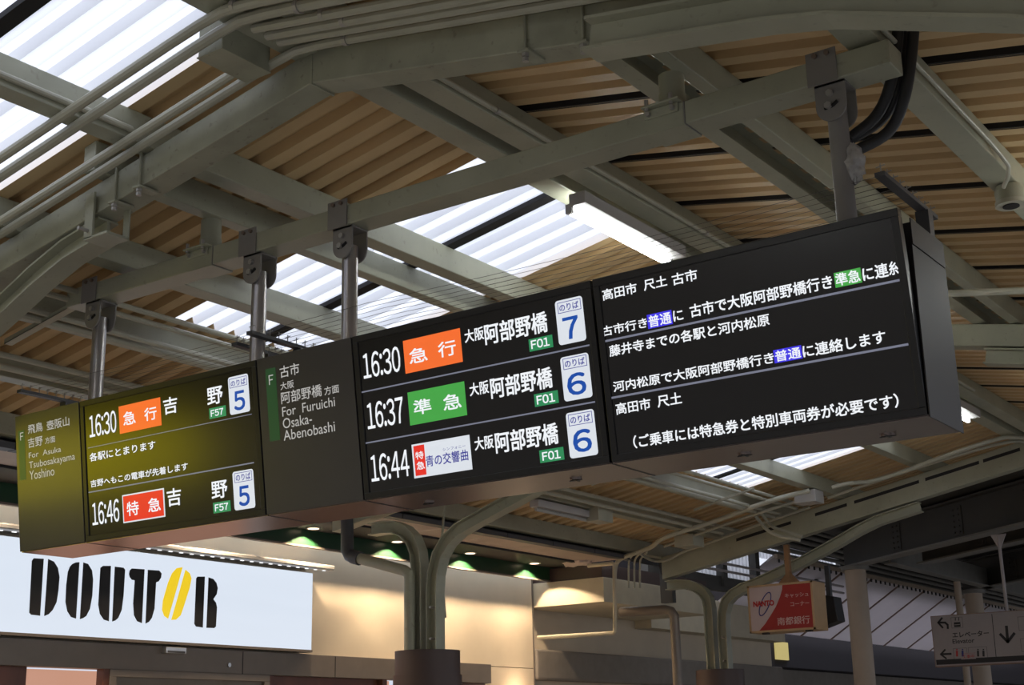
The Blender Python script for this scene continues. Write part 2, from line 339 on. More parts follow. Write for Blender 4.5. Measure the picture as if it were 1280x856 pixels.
for i, y0 in enumerate(FY):
    for s in (-1, 1):
        yc = y0 + 0.08; xc = mir(-8.70, s)
        t = thing('tree_column', clab[(i, s)], 'column', (xc, yc, 0))
        if i == 0:                           # near arms run along the camera side of the rafter
            ip = [(-0.26, 2.42), (-0.26, 3.15), (-0.30, 3.38), (-0.42, 3.60), (-0.60, 3.78), (-1.01, 3.985), (-1.676, 4.225), (-1.93, 4.285), (-2.40, 4.365), (-2.73, 4.42)] if s > 0 else inner[:-1] + [(-6.03, 4.408)]
            obj('inner_arm', MB().sweep([(a*(1.2 if s > 0 else 1.0), b) for a, b in HP], [(x, yc-(0.19 if s > 0 else 0.0), z) for x, z in ip], (0, 1, 0)), M['steel'], t)
        else: obj('inner_arm', MB().sweep(HP, [(mir(x, s), yc, z-(0.13*max(0, min(1, (z-3.3)/0.4)) if i == 2 else 0)) for x, z in inner], (0, 1, 0)), M['steel'], t)
        obj('outer_arm', MB().sweep(HP, [(mir(x, s), yc, z-(0.10*max(0, min(1, (z-3.3)/0.4)) if i == 2 else 0)) for x, z in outer], (0, 1, 0)), M['steel'], t)
        obj('sleeve', MB().cyl((xc, yc, 0), (xc, yc, 2.26), 0.335, 32), M['capbrown'], t, smooth=True)
        obj('sleeve_cap', MB().cyl((xc, yc, 2.26), (xc, yc, 2.49), 0.318, 32), M['capbrown'], t, smooth=True)
        for k in range(2): obj('flange_bolt', MB().cyl((mir(-8.60, s), yc-0.085, 2.60+0.3*k), (mir(-8.60, s), yc-0.01, 2.60+0.3*k), 0.013, 8), M['bolt'], t)

# clamps that hold the arm tips to the near rafter
def clamp(x, y0, label, plate_w=0.22):
    zb = rafter_bottom(x)
    t = thing('beam_clamp', label, 'clamp', (x, y0, zb), 'rod clamps on the near rafter')
    for dx in (-plate_w/2, plate_w/2):
        xx = x+dx; zz = rafter_bottom(xx)
        obj('rod', MB().tube([(xx, y0-0.012, zz-0.05), (xx, y0-0.012, zp(xx)+0.01), (xx, y0+0.17, zp(xx)+0.012)], 0.008, 8), M['steel_old'], t, smooth=True)
        obj('nut', MB().cyl((xx, y0-0.012, zz-0.035), (xx, y0-0.012, zz-0.018), 0.017, 6), M['bolt'], t)
        obj('nut', MB().cyl((xx, y0-0.012, zz-0.058), (xx, y0-0.012, zz-0.040), 0.015, 6), M['bolt'], t)
        obj('clip_plate', MB().box(xx-0.03, xx+0.03, y0-0.035, y0+0.10, zz-0.018, zz-0.004), M['steel_old'], t, bevel=0.003)
    return t
clamp(-2.98, 4.62, 'pair of bolted rod clamps on the near rafter, top centre right', 0.30)
clamp(-5.78, 4.62, 'bolted rod clamp on the near rafter at the left arm tip', 0.20)
# stirrup plates at the left arm tip
t = thing('arm_bracket', 'upright steel bracket wrapping the tip of the left column arm', 'bracket', (-6.02, 4.6, 4.35))
obj('front_plate', MB().box(-6.10, -6.03, 4.585, 4.60, 4.33, 4.60), M['steel'], t, bevel=0.002)
obj('bottom_plate', MB().box(-6.10, -5.90, 4.585, 4.74, 4.325, 4.34), M['steel'], t, bevel=0.002)
obj('rear_plate', MB().box(-5.95, -5.90, 4.73, 4.74, 4.33, 4.55), M['steel'], t, bevel=0.002)
obj('bolt', MB().cyl((-6.065, 4.52, 4.375), (-6.065, 4.60, 4.375), 0.011, 8), M['bolt'], t, smooth=True)

# conduits laid along the near rafter
def slope_run(y, xa, xb, off, r, lab, ext=None, clipx=(), m_='pipe', group='conduits along the near rafter'):
    xs = [x for x in np.linspace(xa, xb, 2)]; pts = []
    z = lambda x: zp(x)-off
    if xa < XR-0.4 and xb > XR+0.4:
        pts = [(xa, y, z(xa)), (XR-0.35, y, z(XR-0.35)), (XR-0.15, y, z(XR-0.17)), (XR, y, z(XR-0.08)), (XR+0.15, y, z(XR+0.17)), (XR+0.35, y, z(XR+0.35)), (xb, y, z(xb))]
    else: pts = [(xa, y, z(xa)), (xb, y, z(xb))]
    if ext: pts = ext(pts)
    return cond(pts, r, lab, None, m_, [((x, y, z(x)), (1, 0, -SL if x > XR else SL)) for x in clipx])
slope_run(4.02, -9, 1, 0.035, 0.026, 'upper of two thick conduits crossing the upper left skylight', clipx=(-4.35, -3.0))
slope_run(4.13, -9, 1, 0.035, 0.028, 'lower of two thick conduits crossing the upper left skylight', clipx=(-4.05, -2.9))
slope_run(4.42, -9, -4.75, 0.035, 0.024, 'upper of two conduits just above the near rafter, left of the junction box')
slope_run(4.51, -9, 1, 0.035, 0.024, 'lower conduit hugging the near rafter face over the ridge', clipx=(-4.1,))
slope_run(4.24, -4.45, 1, 0.035, 0.024, 'third conduit from the top leaving the junction box to the right', clipx=(-4.0,))
slope_run(4.33, -4.45, 1, 0.035, 0.024, 'fourth conduit from the top leaving the junction box to the right', clipx=(-3.95,))
slope_run(4.41, -4.45, 1, 0.035, 0.022, 'fifth conduit leaving the junction box to the right, above the rafter')
t = thing('junction_box', 'grey metal junction box hanging at the ridge among the conduits', 'junction box', (-4.72, 4.34, zp(-4.7)-0.12))
za = zp(-4.72)
obj('body', MB().box(-4.77, -4.60, 4.18, 4.50, za-0.062, za+0.10), M['steel_old'], t, bevel=0.006)
obj('lid', MB().box(-4.775, -4.595, 4.175, 4.505, za-0.068, za-0.060), M['steel_old'], t, bevel=0.003)
# conduit bundle along the left purlins
for (x, dz, r, lab) in ((-7.18, 0.00, 0.020, 'top conduit of four beside the left slope purlin'), (-7.27, -0.015, 0.020, 'second conduit of four beside the left slope purlin'),
                        (-7.50, -0.02, 0.022, 'third conduit of four beside the left slope purlin'), (-7.58, -0.03, 0.026, 'lowest conduit of four beside the left slope purlin'),
                        (-8.19, -0.01, 0.022, 'upper conduit by the shaded left eave purlin'), (-8.34, -0.02, 0.026, 'lower conduit by the shaded left eave purlin')):
    cond([(x, 1.0, zp(x)+dz), (x, 16.6, zp(x)+dz)], r, lab)
for k, yy in enumerate((9.2, 12.6, 14.9)):
    o = obj('pipe_rack', MB().prism([(-7.85, yy, zp(-7.85)-0.075), (-7.05, yy, zp(-7.05)-0.055), (-7.05, yy, zp(-7.05)-0.03), (-7.85, yy, zp(-7.85)-0.05)], (0, 0.03, 0)), M['pipe'])
    tag(o, ['nearest short cross bar carrying the left conduit bundle', 'second cross bar carrying the left conduit bundle', 'cross bar under the conduits below the departure board', 'farthest cross bar under the left conduit bundle'][k], 'pipe rack')

# ------------------------------------------------------------------ hanging beam for the board
BY0, BY1, BZ0, BZ1 = 5.375, 5.535, 4.365, 4.48
t = thing('support_beam', 'grey-green square tube beam from which the departure board hangs', 'beam', (-4.5, 5.45, BZ0))
for xa, xb in ((-7.28, -5.93), (-5.926, -2.765), (-2.761, -1.77)):
    obj('tube', MB().box(xa, xb, BY0, BY1, BZ0, BZ1), M['steel'], t, bevel=0.006)
for xj in (-5.928, -2.763):
    obj('joint_sleeve', MB().box(xj-0.20, xj, BY0-0.004, BY1+0.006, BZ0-0.006, BZ0+0.002), M['steel'], t)
    obj('joint_seam', MB().box(xj-0.003, xj+0.003, BY0-0.002, BY1+0.003, BZ0-0.003, BZ1+0.001), M['grey'], t)
mbb = MB().prism([(-7.28, 5.40, 4.40), (-7.28, 5.40, 4.375), (-7.95, 5.40, 4.25), (-7.95, 5.40, 4.285)], (0, 0.006, 0)).prism([(-7.28, 5.40, 4.375), (-7.28, 5.46, 4.375), (-7.95, 5.46, 4.25), (-7.95, 5.40, 4.25)], (0, 0, 0.005))
tag(obj('angle_brace', mbb, M['steel']), 'angle bar running from the left end of the support beam to the roof', 'brace')
for xj, lab, top in ((-2.86, 'short round hanger stub on the beam near the right pole', zp(-2.83)+0.0), (-6.03, 'short round hanger stub on the beam above the left skylight', zp(-5.94)+0.0)):
    t = thing('hanger_stub', lab, 'hanger', (xj, 5.45, BZ1))
    obj('stub_pipe', MB().cyl((xj, 5.45, BZ1+0.01), (xj, 5.45, top), 0.062, 24), M['steel'], t, smooth=True)
    obj('collar', MB().cyl((xj, 5.45, BZ1+0.01), (xj, 5.45, BZ1+0.085), 0.066, 24), M['steel'], t, smooth=True)
    obj('foot_plate', MB().box(xj-0.11, xj+0.09, 5.33, 5.57, BZ1+0.002, BZ1+0.012), M['steel'], t, bevel=0.002)
    obj('angle_plate', MB().box(xj-0.11, xj+0.07, BY0-0.012, BY0-0.002, BZ1-0.045, BZ1-0.0), M['steel'], t, bevel=0.002)
    for dx in (-0.085, 0.045):
        obj('bolt', MB().cyl((xj+dx, 5.345, BZ1-0.01), (xj+dx, 5.345, BZ1+0.045), 0.010, 8), M['bolt'], t, smooth=True)
        obj('bolt', MB().cyl((xj+dx, BY0-0.03, BZ1-0.025), (xj+dx, BY0-0.012, BZ1-0.025), 0.013, 6), M['bolt'], t)

HANG = [(-2.055, 'right hanger pole, beside the black cables'), (-4.91, 'hanger pole above the middle of the board, right of the pair'), (-5.61, 'hanger pole between the two skylights above the left grey sign'), (-7.03, 'leftmost hanger pole near the end of the support beam')]
for x, lab in HANG:
    t = thing('hanger_pole', lab, 'hanger', (x, 5.455, 3.62))
    obj('pole', MB().cyl((x, 5.455, 3.60), (x, 5.455, BZ0-0.10), 0.044, 28), M['chrome'] if x < -3 else M['grey'], t, smooth=True)
    w = 0.070
    obj('beam_plate', MB().box(x-w-0.02, x+w-0.02, BY0-0.010, BY0-0.002, BZ0-0.01, BZ1+0.035), M['grey'], t, bevel=0.001)
    obj('beam_plate', MB().box(x-w-0.02, x+w-0.02, BY1+0.002, BY1+0.010, BZ0-0.01, BZ1+0.035), M['grey'], t, bevel=0.001)
    for yy in (5.390, 5.512):
        prof = [(x-w, BZ0-0.002), (x+w, BZ0-0.002), (x+w, BZ0-0.112)] + [(x+w*math.cos(a), BZ0-0.112-w*math.sin(a)) for a in np.linspace(0, math.pi, 12)[1:-1]] + [(x-w, BZ0-0.112)]
        obj('clevis_plate', MB().prism([(a, yy, b) for a, b in prof], (0, 0.010, 0)), M['grey'], t, bevel=0.001)
    obj('clevis_top', MB().box(x-w, x+w, 5.39, 5.522, BZ0-0.012, BZ0-0.002), M['grey'], t)
    for dx in (-0.045, 0.012): obj('bolt', MB().cyl((x+dx, BY0-0.024, BZ1+0.012), (x+dx, BY0-0.010, BZ1+0.012), 0.012, 6), M['bolt_red'], t)
    obj('bolt', MB().cyl((x, 5.372, BZ0-0.055), (x, 5.390, BZ0-0.055), 0.016, 6), M['bolt'], t)
    obj('bolt', MB().cyl((x-0.01, 5.370, BZ0-0.112), (x-0.01, 5.390, BZ0-0.112), 0.017, 6), M['bolt'], t)
    obj('slot', MB().tube([(x-0.03, 5.3885, BZ0-0.117), (x-0.01, 5.3885, BZ0-0.118), (x+0.01, 5.3885, BZ0-0.112), (x+0.032, 5.3885, BZ0-0.098)], 0.009, 6), M['black'], t)

# cables
for k, pts in enumerate(([(1124, -10), (1122, 45), (1113, 105), (1095, 145), (1068, 182)], [(1143, -10), (1141, 50), (1131, 120), (1110, 165), (1078, 200)], [(1131, -14), (1129, 47), (1121, 112), (1103, 150), (1073, 188)])):
    q = [ony(a, b, 5.58+0.02*k) for a, b in pts]; q[-1] = np.array([-2.03, 5.50, q[-1][2]])
    o = obj('cable', MB().tube(smooth_path(q, 6), 0.026 if k < 2 else 0.02, 12), M['cable'], smooth=True)
    tag(o, ['front thick black cable curving down to the right hanger pole', 'outer thick black cable curving down to the right hanger pole', 'middle black cable between the two by the right hanger pole'][k], 'cable')
mb = MB(); random.seed(3)
n1, n2 = 12, 16; cen = ony(1066, 205, 5.47)
vs = []
for i in range(n1+1):
    a = math.pi*i/n1
    for j in range(n2):
        b = 2*math.pi*j/n2; r = 0.052*(1+0.18*random.uniform(-1, 1))
        vs.append((cen[0]+r*math.sin(a)*math.cos(b), cen[1]+r*math.sin(a)*math.sin(b), cen[2]+1.7*r*math.cos(a)))
mb.add(vs, [(i*n2+j, i*n2+(j+1) % n2, (i+1)*n2+(j+1) % n2, (i+1)*n2+j) for i in range(n1) for j in range(n2)])
tag(obj('tape_wrap', mb, M['wrap'], smooth=True), 'crumpled clear tape sealing the cables into the right hanger pole', 'tape')

# ------------------------------------------------------------------ the departure board
board = thing('departure_board', 'long black hanging departure board with three lit screens and two grey sign panels', 'departure board', (-4.58, 5.45, 2.8))
UX = [-7.43, puv(106.2, 676.6)[0], puv(333, 644)[0], puv(454.7, 623.8)[0], puv(764, 583)[0], -1.73]
for i in range(5):
    a, b = UX[i]+0.002, UX[i+1]-0.002
    obj('cabinet', MB().box(a, b, 5.305, 5.66, 2.803, 3.61), M['case'], board, bevel=0.003)
    bp = obj('base_panel', MB().box(a, b, 5.290, 5.668, 2.7965, 2.8025), M['brushed'], board)
    bp['label'] = 'brushed metal base plate'
for i in range(1, 5): obj('unit_seam', MB().box(UX[i]-0.004, UX[i]+0.004, 5.290, 5.668, 2.7945, 2.7966), M['bezel'], board)
obj('end_lip', MB().box(-1.729, -1.724, 5.27, 5.67, 2.79, 3.50), M['case'], board)
obj('end_cap', MB().box(-1.727, -1.722, 5.275, 5.668, 3.505, 3.615), M['case'], board)
for px_ in ((536, 629), (720, 600), (931, 569), (1110, 545)):
    p = onz(px_[0], px_[1], 2.79)
    lt = obj('latch', MB().cyl((p[0], p[1], 2.7966), (p[0], p[1], 2.790), 0.028, 16), M['brushed'], board, smooth=True)
    obj('latch_slot', MB().box(p[0]-0.035, p[0]+0.035, p[1]-0.004, p[1]+0.004, 2.787, 2.7905).box(p[0]-0.004, p[0]+0.004, p[1]-0.03, p[1]+0.03, 2.787, 2.7905), M['bezel'], lt)

def pq(u, v, h=0.0): return P0 + np.array([1.0, 0, 0])*u + PV*v + PN*h
def rect(mb, u0, v0, u1, v1, h0, h1):
    return mb.prism([pq(u0, v0, h0), pq(u1, v0, h0), pq(u1, v1, h0), pq(u0, v1, h0)], PN*(h1-h0))
SH = 0.836                                    # height of screens along the lean
panels = {}
for i in range(5):
    a, b = UX[i], UX[i+1]
    if i in (0, 2):
        s_ = obj('sign_panel', rect(MB(), a+0.004, 0.0, b-0.004, SH, -0.03, 0.0), M['panel'], board, bevel=0.001)
        s_['label'] = 'grey printed direction panel'
    else:
        s_ = obj('screen', rect(MB(), a+0.03, 0.028, b-0.03, SH-0.028, -0.03, -0.006), M['glass'], board)
        s_['label'] = {1: 'glossy black screen for platform 5', 3: 'glossy black screen with three departures', 4: 'glossy black screen with stopping notices'}[i]
        fr = MB(); a2, b2 = a+0.006, b-0.006
        rect(fr, a2, 0.0, b2, 0.032, -0.045, 0.0); rect(fr, a2, SH-0.034, b2, SH, -0.045, 0.0)
        rect(fr, a2, 0.032, a2+0.032, SH-0.034, -0.045, 0.0); rect(fr, b2-0.032, 0.032, b2, SH-0.034, -0.045, 0.0)
        obj('bezel', fr, M['bezel'], s_, bevel=0.002)
    panels[i] = s_

_gc = {}
def glyph(text):
    if text in _gc: return _gc[text]
    cu = bpy.data.curves.new('txt', 'FONT'); cu.body = text; cu.resolution_u = 3
    o = bpy.data.objects.new('txt', cu); C.objects.link(o)
    bpy.context.view_layer.update(); d = bpy.context.evaluated_depsgraph_get()
    me = bpy.data.meshes.new_from_object(o.evaluated_get(d)); bpy.data.objects.remove(o); bpy.data.curves.remove(cu)
    n = len(me.vertices); co = np.empty(n*3); me.vertices.foreach_get('co', co); co = co.reshape(-1, 3)[:, :2].copy()
    fs = [tuple(p.vertices) for p in me.polygons]; bpy.data.meshes.remove(me); _gc[text] = (co, fs); return _gc[text]
def layout(text):
    if all(c in '0123456789:FN' for c in text):          # the upright numerals of the wide character set
        x = 0; CO = []; FS = []; o = 0
        for c in text:
            co, fs = glyph(chr(ord(c)+0xFEE0)); co = co.copy(); co[:, 0] -= co[:, 0].min()
            wd = co[:, 0].max(); co[:, 0] += x; x += wd + 0.075; CO.append(co); FS += [tuple(i+o for i in f) for f in fs]; o += len(co)
        return np.vstack(CO), FS
    return glyph(text)
def place_text(name, text, mapf, u0, v0, u1, v1, material, parent, bold=0.0):
    co, fs = layout(text); lo, hi = co.min(0), co.max(0); O = np.array(parent['_o']); n = len(co)
    print_ = not material.name.startswith('lit')
    b = bold*min(v1-v0, 0.12)*2.2                          # stroke weight: the outline repeated a hair apart
    offs = [(0, 0)] if b <= 0 else [(-b/2, -b/2), (b/2, -b/2), (b/2, b/2), (-b/2, b/2)]
    V = []; FS = []
    for k, (du, dv) in enumerate(offs):
        u = u0+b/2 + (co[:, 0]-lo[0])/max(hi[0]-lo[0], 1e-6)*(u1-u0-b)+du; v = v0+b/2 + (co[:, 1]-lo[1])/max(hi[1]-lo[1], 1e-6)*(v1-v0-b)+dv
        V += [tuple(np.array(mapf(p, q)) - O - np.array([0, 0.0005*k if print_ else 0, 0])) for p, q in zip(u, v)]; FS += [tuple(i+k*n for i in f) for f in fs]
    me = bpy.data.meshes.new(name); me.from_pydata(V, [], FS); me.materials.append(material)
    o = bpy.data.objects.new(name, me); C.objects.link(o); o.parent = parent; o['_o'] = parent['_o']
    return o
def bt(i, text, ll, ur, m_='t_white', bold=0.012, h=None, name='lettering'):
    u0, v0 = puv(*ll); u1, v1 = puv(*ur)
    hh = (0.001 if i in (0, 2) else -0.003) if h is None else h
    return place_text(name, text, lambda a, b: pq(a, b, hh), u0, v0, u1, v1, M[m_], panels[i], bold*1.15)
def tile(i, ll, ur, m_, name='route_tile', h=-0.0045, round_=0.0, border=None):
    u0, v0 = puv(*ll); u1, v1 = puv(*ur)
    if round_:
        poly = []
        for cx_, cy_, a0 in ((u1-round_, v1-round_, 0), (u0+round_, v1-round_, 90), (u0+round_, v0+round_, 180), (u1-round_, v0+round_, 270)):
            poly += [pq(cx_+round_*math.cos(math.radians(a0+k*22.5)), cy_+round_*math.sin(math.radians(a0+k*22.5)), h-0.0012) for k in range(5)]
        mb = MB().prism(poly, PN*0.0012)
    else: mb = rect(MB(), u0, v0, u1, v1, h-0.0012, h)
    return obj(name, mb, M[m_], panels[i])
def outline(i, ll, ur, w, m_, h=-0.0036):
    u0, v0 = puv(*ll); u1, v1 = puv(*ur); mb = MB()
    for a in ((u0, v0, u1, v0+w), (u0, v1-w, u1, v1), (u0, v0, u0+w, v1), (u1-w, v0, u1, v1)): rect(mb, *a, h-0.0005, h)
    return obj('tile_outline', mb, M[m_], panels[i])
def rule(i, a, b, w=0.007):
    u0, v0 = puv(*a); u1, v1 = puv(*b); v = (v0+v1)/2
    obj('row_rule', rect(MB(), u0, v-w/2, u1, v+w/2, -0.0057, -0.0042), M['t_line'], panels[i])
def platform(i, o_ll, o_ur, i_ll, i_ur, t_ll, t_ur, d, d_ll, d_ur):
    tile(i, o_ll, o_ur, 't_tile', 'platform_tile', round_=0.015)
    outline(i, i_ll, i_ur, 0.0028, 't_navy')
    bt(i, 'のりば', t_ll, t_ur, 't_navy', 0.012, -0.0032); bt(i, d, d_ll, d_ur, 't_blue', 0.02, -0.0032, 'platform_number')
def code(i, tx, a, b, c_, d): tile(i, a, b, 't_dgreen', 'station_code'); bt(i, tx, c_, d, 't_white', 0.02)

# screen 1
S = 1
bt(S, '16:30', (111.7, 547.2), (144, 512.1), bold=0.005, name='departure_time')
tile(S, (149.1, 542.3), (199.2, 496.3), 't_orange'); bt(S, '急', (153.9, 532.2), (168.3, 512.1)); bt(S, '行', (180.3, 526.8), (194.7, 507.1))
bt(S, '吉', (204.2, 518.9), (220.4, 494.1)); bt(S, '野', (259, 507.1), (277, 481.2))
code(S, 'F57', (261.2, 523.8), (281.1, 506.2), (263.2, 521.1), (278.3, 509.4))
platform(S, (286.9, 518.9), (308.8, 466.3), (286.5, 485.5), (307.5, 469), (288.2, 483.4), (306.0, 471.9), '5', (292.6, 513.9), (304.9, 486.6))
rule(S, (109, 559.4), (313.8, 518), 0.004); bt(S, '各駅にとまります', (111.7, 577.2), (193.4, 549.8)); bt(S, '吉野へもこの電車が先着します', (112.9, 609.4), (233.9, 577.4))
rule(S, (109.9, 615.2), (316.5, 578.3))
bt(S, '16:46', (115.3, 657), (147.6, 622.9), bold=0.005, name='departure_time')
tile(S, (153.5, 654), (203.9, 609.8), 't_tile'); tile(S, (154.6, 652.2), (202.7, 611.8), 't_red', h=-0.0038)
bt(S, '特', (158.4, 645.4), (172.4, 625)); bt(S, '急', (185, 640.5), (199.7, 620.6)); bt(S, '吉', (208.7, 633.7), (225.2, 608.5)); bt(S, '野', (264.4, 624.3), (282.9, 599))
code(S, 'F57', (266.2, 641.8), (286.9, 625), (268.4, 639.4), (284.5, 627.9))
platform(S, (292.6, 638.2), (315.3, 585.5), (292.8, 603.7), (313.8, 587.9), (294.5, 601.6), (312.2, 590), '5', (298.6, 633.3), (310.6, 605.8))
# screen 2
S = 3
for tm, a, b in (('16:30', (454.5, 473.9), (498.2, 431.8)), ('16:37', (459.6, 537), (502.2, 495)), ('16:44', (464.3, 602.6), (509.2, 560.9))): bt(S, tm, a, b, bold=0.005, name='departure_time')
tile(S, (506.3, 467), (573.9, 409.8), 't_orange'); bt(S, '急', (511.9, 455.4), (532.8, 431.8)); bt(S, '行', (548, 447.6), (568.3, 423.4))
tile(S, (512, 531.8), (579.3, 476.3), 't_green'); bt(S, '準', (517.2, 519.4), (537.6, 496.4)); bt(S, '急', (554.4, 513.6), (575, 489.9))
tile(S, (517.2, 597.9), (585.8, 543.2), 't_tile'); tile(S, (519.1, 595), (529.3, 555.3), 't_red', h=-0.0038)
bt(S, '特', (519.3, 574.6), (528.4, 563.2)); bt(S, '急', (520.8, 587.3), (529.9, 575.7))
bt(S, '青の交響曲', (532.5, 583.7), (583.9, 560.9), 't_navy', 0.008); bt(S, 'シンフォニー', (553.1, 563.7), (581.1, 555.2), 't_navy', 0.0)
rule(S, (450.7, 490.3), (736, 431.1)); rule(S, (455.9, 553.8), (743, 502.1))
for a in (((581, 428.8), (603.4, 407.3), (606.4, 431.4), (682.1, 387.7)), ((587.2, 495.5), (609.6, 474.6), (613.8, 498.7), (688.4, 457.2)), ((593.4, 563.4), (615.6, 542.7), (619.8, 567), (695.7, 527))):
    bt(S, '大阪', a[0], a[1]); bt(S, '阿部野橋', a[2], a[3], bold=0.014)
code(S, 'F01', (661.4, 439.6), (689.3, 417.9), (663.9, 436.5), (685.6, 420.7))
code(S, 'F01', (668.2, 508.6), (696.2, 487.3), (671, 505.8), (692.5, 490.5))
code(S, 'F01', (674.7, 578.8), (703.2, 558.2), (677.9, 576), (699.4, 561.6))
platform(S, (698.3, 431.8), (726.4, 369), (697.3, 392.3), (724.6, 372.2), (699.2, 389.5), (722, 375.4), '7', (704.9, 425.2), (721.2, 393.3))
platform(S, (705, 502.1), (734.2, 440), (704, 462.4), (732, 442.6), (706, 459.6), (729.8, 445.7), '6', (709.9, 495.5), (730.5, 463.4))
platform(S, (712.1, 573.3), (741.1, 510.5), (710.8, 532.8), (738.9, 513.3), (713, 529.9), (736.6, 516.4), '6', (717.2, 566.6), (737.4, 534.4))
# screen 3
S = 4
B3 = 0.014
bt(S, '高田市', (753.3, 375.9), (794.6, 352.2), bold=B3); bt(S, '尺土', (804.8, 363.7), (832.2, 343.2), bold=B3); bt(S, '古市', (840.4, 357.1), (870.2, 335), bold=B3)
bt(S, '古市行き', (752.5, 420.9), (807.7, 396), bold=B3); tile(S, (809.7, 411), (838.3, 387), 't_bluetile'); bt(S, '普通', (811, 409.6), (837.5, 388.8), bold=B3)
bt(S, 'に', (841.8, 402), (852.6, 386.1), bold=B3); bt(S, '古市で大阪阿部野橋行き', (862.9, 397.2), (1038.7, 342.5), bold=B3)
tile(S, (1044, 359.6), (1074.6, 334), 't_green'); bt(S, '準急', (1045, 358), (1073.6, 335.6), bold=B3); bt(S, 'に連', (1079, 352), (1108.5, 327.5), bold=B3); bt(S, '糸', (1111.5, 344.5), (1121, 325), bold=B3)
rule(S, (754.5, 427), (1123.7, 349.3), 0.009)
bt(S, '藤井寺までの各駅と河内松原', (761.9, 446.2), (960.2, 391), bold=B3)
bt(S, '河内松原で大阪阿部野橋行き', (766.8, 490.4), (965.9, 439.3), bold=B3); tile(S, (967.9, 454), (1000.6, 431.1), 't_bluetile'); bt(S, '普通', (969.5, 452.5), (999.5, 432.8), bold=B3)
bt(S, 'に連絡します', (1004, 447.4), (1105.3, 411.8), bold=B3); rule(S, (762.7, 498.2), (1134.7, 429.1), 0.009)
bt(S, '高田市', (770.1, 518.6), (811.8, 496.5), bold=B3); bt(S, '尺土', (822, 509.6), (850.6, 489.2), bold=B3)
bt(S, '（ご乗車には特急券と特別車両券が必要です）', (792, 560.7), (1121.4, 491), bold=B3)
# printed grey signs
def bar(i, ll, ur):
    u0, v0 = puv(*ll); u1, v1 = puv(*ur); obj('line_bar', rect(MB(), u0, v0, u1, v1, -0.0005, 0.0008), M['greenbar'], panels[i])
bar(0, (25.0, 600.6), (30.4, 537.0)); bt(0, 'F', (25.6, 550.6), (29.4, 540), 'litgrey', 0, 0.0015)
for tx, a, b in (('飛鳥', (35.2, 542.7), (53.1, 526.9)), ('壺阪山', (58.8, 538), (86.4, 519.8)), ('吉野', (35.4, 560.3), (53.1, 543.9)), ('方面', (56.6, 555), (68.9, 544.2)),
                 ('For  Asuka', (36.3, 572.9), (76.2, 557.4)), ('Tsubosakayama', (36.8, 588.4), (93.6, 565.5)), ('Yoshino', (37.2, 600), (67.8, 582.5))):
    bt(0, tx, a, b, 'litgrey', 0.0 if ord(tx[0]) < 200 else 0.006)
bar(2, (337.7, 552.0), (344.2, 458.9)); bt(2, 'F', (336.7, 481.2), (341.6, 467.9), 'litgrey', 0, 0.0015)
for tx, a, b in (('古市', (350.4, 472.8), (373.7, 452.5)), ('大阪', (350.9, 487.8), (367.1, 474.5)), ('阿部野橋', (352, 505.3), (401.6, 479.4)), ('方面', (405.9, 494.2), (423.4, 479.9)),
                 ('For  Furuichi', (353.3, 520.8), (418.2, 495.4)), ('Osaka-', (354.2, 536), (389.4, 516)), ('Abenobashi', (355, 551), (418.2, 525.8))):
    bt(2, tx, a, b, 'litgrey', 0.0 if ord(tx[0]) < 200 else 0.006)

# ------------------------------------------------------------------ bird spikes and wires above the board
def rack(x, y0, y1, z, n, label, bars=0.05, tilt=0):
    t = thing('wire_rack', label, 'wire rack', (x, (y0+y1)/2, z))
    obj('bar', MB().box(x-0.022, x+0.022, y0, y1, z-0.02, z), M['strip'], t)
    for k in range(n):
        yy = y0+0.02+(y1-y0-0.04)*k/(n-1)
        obj('pin', MB().cyl((x, yy, z), (x, yy, z+0.045), 0.003, 6).cyl((x-0.02, yy, z+0.03), (x+0.02, yy, z+0.035), 0.003, 6), M['bolt'], t)
    obj('post', MB().box(x-0.03, x+0.03, y1-0.16, y1-0.10, 3.61, z-0.02), M['strip'], t)
    return t
rack(-7.60, 5.30, 5.80, 3.86, 8, 'thin wire rack with upright pins above the far left sign panel')
rack(-5.70, 5.36, 5.76, 3.84, 8, 'dark comb rack beside the second pole, before the skylight')
rack(-5.52, 5.30, 5.84, 3.86, 8, 'dark ladder-like comb rack silhouetted against the skylight')
rack(-1.86, 5.36, 6.02, 3.88, 9, 'dark spiked rack above the right end of the board')
for k in range(8):
    yy = 5.38+0.43*k/7
    pts = []
    for j in range(25):
        x = -7.6 + (7.6-1.86)*j/24; pts.append((x, yy+0.06*(j/24), 3.895 - 0.02*math.sin(math.pi*((j % 12)/12))))
    tag(obj('deterrent_wire', MB().tube(pts, 0.0013, 5), M['wire']), ['first', 'second', 'third', 'fourth', 'fifth', 'sixth', 'seventh', 'rearmost'][k]+' thin wire from the front strung above the departure board', 'wire', 'bird deterrent wires above the board')

# ------------------------------------------------------------------ lamps
def lamp(x, y0, y1, z, label):
    t = thing('fluorescent_lamp', label, 'lamp', (x, (y0+y1)/2, z))
    obj('housing', MB().box(x-0.02, x+0.10, y0-0.04, y1+0.04, z+0.02, z+0.10), M['lampbody'], t, bevel=0.003)
    obj('tube_light', MB().cyl((x-0.03, y0, z), (x-0.03, y1, z), 0.024, 14), M['tube'], t, smooth=True)
    for yy in (y0-0.02, y1+0.02): obj('socket', MB().box(x-0.052, x-0.008, yy-0.015, yy+0.015, z-0.02, z+0.04), M['lampbody'], t)
    for yy in (y0+0.25, y1-0.25): obj('stem', MB().cyl((x, yy, z+0.10), (x, yy, zp(x)+0.0), 0.012, 8), M['steel'], t)
lamp(-4.36, 6.93, 8.15, 4.80, 'bright fluorescent lamp under the ridge above the middle of the board')
lamp(-4.36, 13.2, 14.62, 4.80, 'bright fluorescent lamp just right of the board end')
